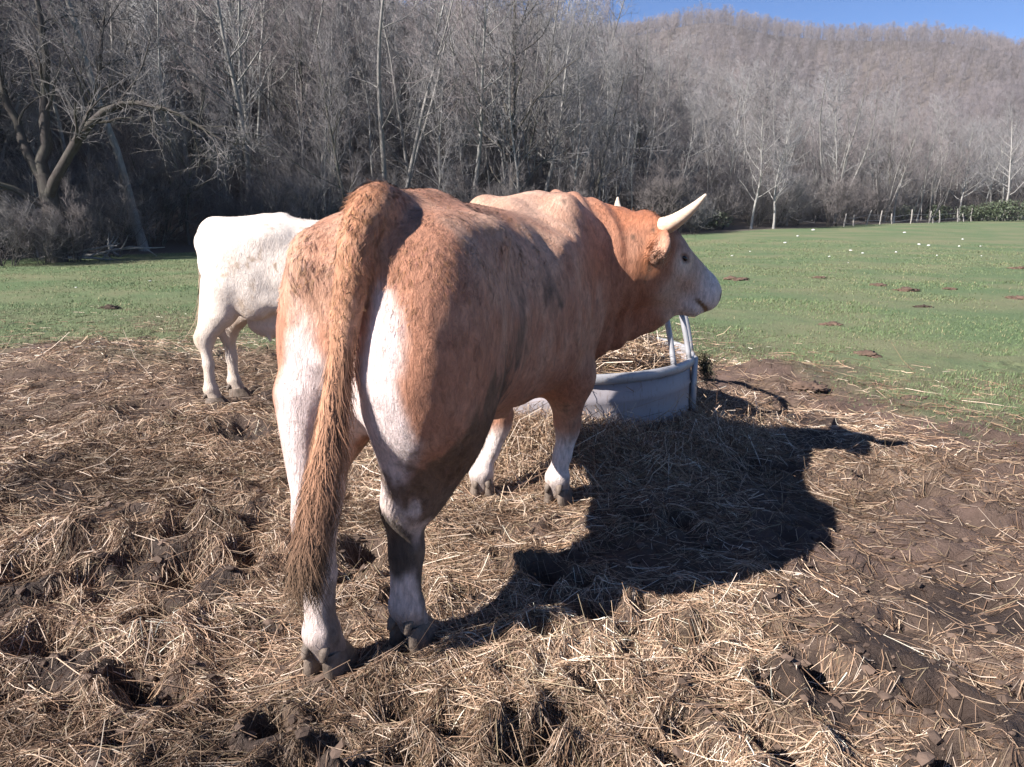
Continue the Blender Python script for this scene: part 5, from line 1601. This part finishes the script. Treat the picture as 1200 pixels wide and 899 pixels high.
def lay_stems(name, n, dmin, dmax, lmean, wid, seed, seg, prism, upright=0.08, dens=straw_density, lift=0.03, cols=None, spread=0.74):
    rng = np.random.default_rng(seed)
    p = scatter_view(n, dmin, dmax, rng, dens=dens, spread=spread); n = len(p)
    L = lmean * np.exp(rng.normal(0, 0.45, n))
    flow = 1.5 * np.pi * vnoise(p[:, 0] * 0.8, p[:, 1] * 0.8, seed=340)
    a = flow + rng.normal(0, 1.0, n)
    d = np.stack([np.cos(a), np.sin(a)], 1)
    A = p - d * (L / 2)[:, None]; B = p + d * (L / 2)[:, None]
    za = ground_z(A[:, 0], A[:, 1], True); zb = ground_z(B[:, 0], B[:, 1], True); zm = ground_z(p[:, 0], p[:, 1], True)
    dn = dens(p[:, 0], p[:, 1])
    lf = lift * (0.15 + dn) * rng.random(n) ** 1.6
    up = (rng.random(n) < upright) * np.abs(rng.normal(0, 0.5, n)) * L
    za = za + lf + 0.002; zb = zb + lf * rng.random(n) + 0.002 + up
    zmid = np.maximum(zm + lf + 0.002, (za + zb) / 2 * 0.4 + 0.6 * (zm + lf))
    base = np.concatenate([A, za[:, None]], 1)
    v = np.concatenate([B - A, (zb - za)[:, None]], 1)
    ln = np.linalg.norm(v, axis=1); v /= ln[:, None]
    cz = np.clip(zmid - (za + zb) / 2, -0.03, 0.05)
    bow = rng.normal(0, 0.07, n) * L
    curve = np.stack([-d[:, 1] * bow, d[:, 0] * bow, cz], 1)
    c = straw_colours(n, rng) if cols is None else cols(n, rng, p)
    soak = np.clip(0.88 + 0.85 * fbm(p[:, 0] * 1.2, p[:, 1] * 1.2, seed=345) + 0.5 * fbm(p[:, 0] * 4.5, p[:, 1] * 4.5, seed=346), 0.32, 1.3)
    c = np.clip(c * soak[:, None] * (1 + (1 - soak[:, None]) * np.array([0.05, -0.03, -0.10])), 0.015, 0.8)
    return tag(stems(name, base, v, ln, wid * (0.6 + 0.8 * rng.random(n)) * np.clip(0.7 + 0.10 * np.hypot(p[:, 0], p[:, 1]), 0.8, 2.2), curve, c, MAT_STRAW, seg, prism), kind='stuff')

lay_stems('straw', 26000, 1.0, 4.4, 0.115, 0.0014, 41, 3, True, 0.035, lift=0.03)
lay_stems('straw', 115000, 1.0, 6.5, 0.052, 0.0012, 42, 2, False, 0.05, lift=0.028)
lay_stems('straw', 60000, 3.3, 11.0, 0.10, 0.0015, 43, 2, False, 0.04, lift=0.04)
# loose straw blown out over the grass
lay_stems('straw', 3500, 4.0, 22.0, 0.13, 0.0016, 44, 2, False, 0.03, dens=lambda x, y: smooth01(-5, 0, mud_edge(x, y)) * 0.7 * smooth01(0.3, -0.3, mud_edge(x, y)), lift=0.02)

# hay heaped round and inside the feeder
def heap(name, n, seed, fn, lmean=0.22, wid=0.0016):
    rng = np.random.default_rng(seed)
    q, slope = fn(n, rng)
    d = rng.normal(0, 1, (n, 3)) * np.array([1, 1, 0.32]) + slope
    d /= np.linalg.norm(d, axis=1, keepdims=True)
    L = lmean * np.exp(rng.normal(0, 0.4, n))
    bow = rng.normal(0, 1, (n, 3)) * (L * 0.12)[:, None]
    return tag(stems(name, q - d * (L / 2)[:, None], d, L, wid * (0.6 + 0.8 * rng.random(n)), bow, straw_colours(n, rng), MAT_STRAW, 3, False), kind='stuff')
def skirt(n, rng):
    a = rng.normal(-1.15, 0.85, n)                        # mostly on the side towards the viewer
    r = FEED[2] + 0.03 + np.abs(rng.normal(0, 0.30, n))
    x = FEED[0] + r * np.cos(a); y = FEED[1] + r * np.sin(a)
    k = np.exp(-((r - FEED[2]) / 0.33) ** 1.2) * (0.16 + 0.10 * vnoise(x * 2.2, y * 2.2, seed=351)) * (0.12 + 0.75 * np.exp(-((a + 1.75) / 0.45) ** 2) + 0.45 * np.exp(-((a + 1.35) / 0.2) ** 2))
    z = ground_z(x, y, False) + k * rng.random(n) ** 0.5
    sl = np.stack([np.cos(a), np.sin(a), np.full(n, -0.8)], 1) * 0.7
    return np.stack([x, y, z], 1), sl
heap('spilled_hay', 16000, 51, skirt)
def filling(n, rng):
    r = (FEED[2] - 0.10) * np.sqrt(rng.random(n)); a = rng.random(n) * 2 * np.pi
    x = FEED[0] + r * np.cos(a); y = FEED[1] + r * np.sin(a)
    z = 0.50 + 0.16 * np.exp(-(r / 0.7) ** 2) + 0.08 * vnoise(x * 3, y * 3, seed=352) - 0.12 * rng.random(n) ** 2
    return np.stack([x, y, z], 1), np.zeros((n, 3))
heap('feeder_hay', 11000, 52, filling, 0.20, 0.0022)

# grass
def grass_cols(n, rng, p):
    t = rng.random((n, 1))
    g = np.array([0.090, 0.145, 0.055]) * (1 - t) + np.array([0.165, 0.205, 0.100]) * t
    w = smooth01(-0.2, 0.6, fbm(p[:, 0] * 0.25, p[:, 1] * 0.25, seed=360))[:, None]
    g = g * (1 - 0.5 * w) + np.array([0.20, 0.20, 0.11]) * 0.5 * w
    dry = (rng.random((n, 1)) < 0.10)
    return np.where(dry, np.array([0.28, 0.235, 0.13]), g) * (0.8 + 0.4 * rng.random((n, 1)))
def grass_density(x, y):
    m = smooth01(0.5, -0.9, mud_edge(x, y)) * smooth01(0.6, -0.6, edge_dist(x, y))
    bare = smooth01(0.30, 0.05, fbm(x * 0.55, y * 0.55, seed=361) - 0.35 * smooth01(-7.0, -1.0, mud_edge(x, y)))
    return np.clip(m * (0.10 + 0.9 * bare) + 0.02 * smooth01(1.8, 0, mud_edge(x, y)) * (mud_edge(x, y) > 0), 0, 1)
def grass(n, dmin, dmax, h, w, seed):
    rng = np.random.default_rng(seed)
    p = scatter_view(n, dmin, dmax, rng, dens=grass_density, spread=0.72); n = len(p)
    D = np.hypot(p[:, 0], p[:, 1])
    L = h * (0.5 + rng.random(n)) * (0.75 + 0.6 * np.clip(fbm(p[:, 0] * 0.9, p[:, 1] * 0.9, seed=362), -0.5, 1))
    a = rng.random(n) * 2 * np.pi
    d = np.stack([np.cos(a) * 0.7, np.sin(a) * 0.7, np.full(n, 0.8)], 1) + rng.normal(0, 0.15, (n, 3))
    d /= np.linalg.norm(d, axis=1, keepdims=True)
    side = np.stack([-np.sin(a), np.cos(a), np.zeros(n)], 1)
    W = (w * (0.7 + 0.6 * rng.random(n)) * np.clip(D / 6, 0.8, 5))[:, None]
    b = np.stack([p[:, 0], p[:, 1], ground_z(p[:, 0], p[:, 1]) - 0.004], 1)
    V = np.stack([b - side * W, b + side * W, b + d * L[:, None]], 1)
    c = grass_cols(n, rng, p)
    return tag(mesh_ob('grass', V.reshape(-1, 3), [np.arange(n * 3).reshape(-1, 3)], [MAT_GRASS], smooth=False, attrs={'tint': ('FLOAT_COLOR', np.repeat(c, 3, 0))}), kind='stuff')
grass(200000, 4.0, 40.0, 0.05, 0.0022, 61)

# broken clods of mud between the straw
def clods(n, seed):
    rng = np.random.default_rng(seed)
    p = scatter_view(n, 1.0, 7.0, rng, dens=lambda x, y: smooth01(-0.2, 0.6, mud_edge(x, y)) * np.clip(1.05 - 1.1 * straw_density(x, y), 0.04, 1), spread=0.74); n = len(p)
    bm = bmesh.new(); bmesh.ops.create_icosphere(bm, subdivisions=1, radius=1.0)
    B = np.array([v.co[:] for v in bm.verts]); T = np.array([[v.index for v in f.verts] for f in bm.faces]); bm.free()
    if len(T) > 20: pass
    r = 0.004 + 0.020 * rng.random(n) ** 3
    a = rng.random(n) * 6.28; ca, sa = np.cos(a), np.sin(a)
    V = B[None] * (1 + 0.9 * (rng.random((n, len(B), 1)) - 0.5)) * (r[:, None] * np.array([1.25, 0.9, 0.6]) .reshape(1, 3))[:, None, :]
    V = np.stack([V[..., 0] * ca[:, None] - V[..., 1] * sa[:, None], V[..., 0] * sa[:, None] + V[..., 1] * ca[:, None], V[..., 2]], -1)
    V += np.concatenate([p, (ground_z(p[:, 0], p[:, 1]) + r * 0.1)[:, None]], 1)[:, None, :]
    F = (np.arange(n)[:, None, None] * len(B) + T[None]).reshape(-1, 3)
    return tag(mesh_ob('mud_clods', V.reshape(-1, 3), [F], [MAT_CLOD], smooth=False), kind='stuff')
MAT_CLOD = simple_mat('mud_clod', (0.105, 0.072, 0.055), 0.95, 0.5, 7, bump=0.6)
clods(5200, 71)

# a dark wisp of hay caught on the rim of the feeder
def wisp(n, rng):
    x0, y0 = FEED[0] + 0.99 * math.cos(-0.22) + 0.05, FEED[1] + 0.99 * math.sin(-0.22)
    u = rng.random(n)
    q = np.stack([x0 + 0.01 + 0.03 * u + rng.normal(0, 0.02, n), y0 + rng.normal(0, 0.03, n), 0.52 - 0.17 * u + rng.normal(0, 0.02, n)], 1)
    return q, np.stack([np.full(n, 0.25), np.zeros(n), np.full(n, -0.9)], 1)
_pal = PALETTE.copy(); PALETTE[:] = np.array([0.06, 0.058, 0.030]) * (0.6 + np.arange(7)[:, None] * 0.15)
heap('hanging_hay', 300, 53, wisp, 0.09, 0.002)
PALETTE[:] = _pal

# ---------------------------------------------------------------- the air between here and the ridge
def haze_box():
    x0, x1, y0, y1, z0, z1 = -710.0, 710.0, -80.0, 770.0, float(GZ.min()) - 1.0, float(GZ.max()) + 14.0
    V = np.array([(x, y, z) for z in (z0, z1) for y in (y0, y1) for x in (x0, x1)])
    F = np.array([(0, 2, 3, 1), (4, 5, 7, 6), (0, 1, 5, 4), (2, 6, 7, 3), (0, 4, 6, 2), (1, 3, 7, 5)])
    m = bpy.data.materials.new('haze_air'); m.use_nodes = True
    t = m.node_tree; t.nodes.clear()
    o = t.nodes.new('ShaderNodeOutputMaterial'); v = t.nodes.new('ShaderNodeVolumePrincipled')
    v.inputs['Color'].default_value = (0.86, 0.90, 1.0, 1)
    v.inputs['Density'].default_value = 0.0002
    t.links.new(v.outputs[0], o.inputs['Volume'])
    h = mesh_ob('haze', V, [F], [m], smooth=False)
    tag(h, kind='stuff')
haze_box()
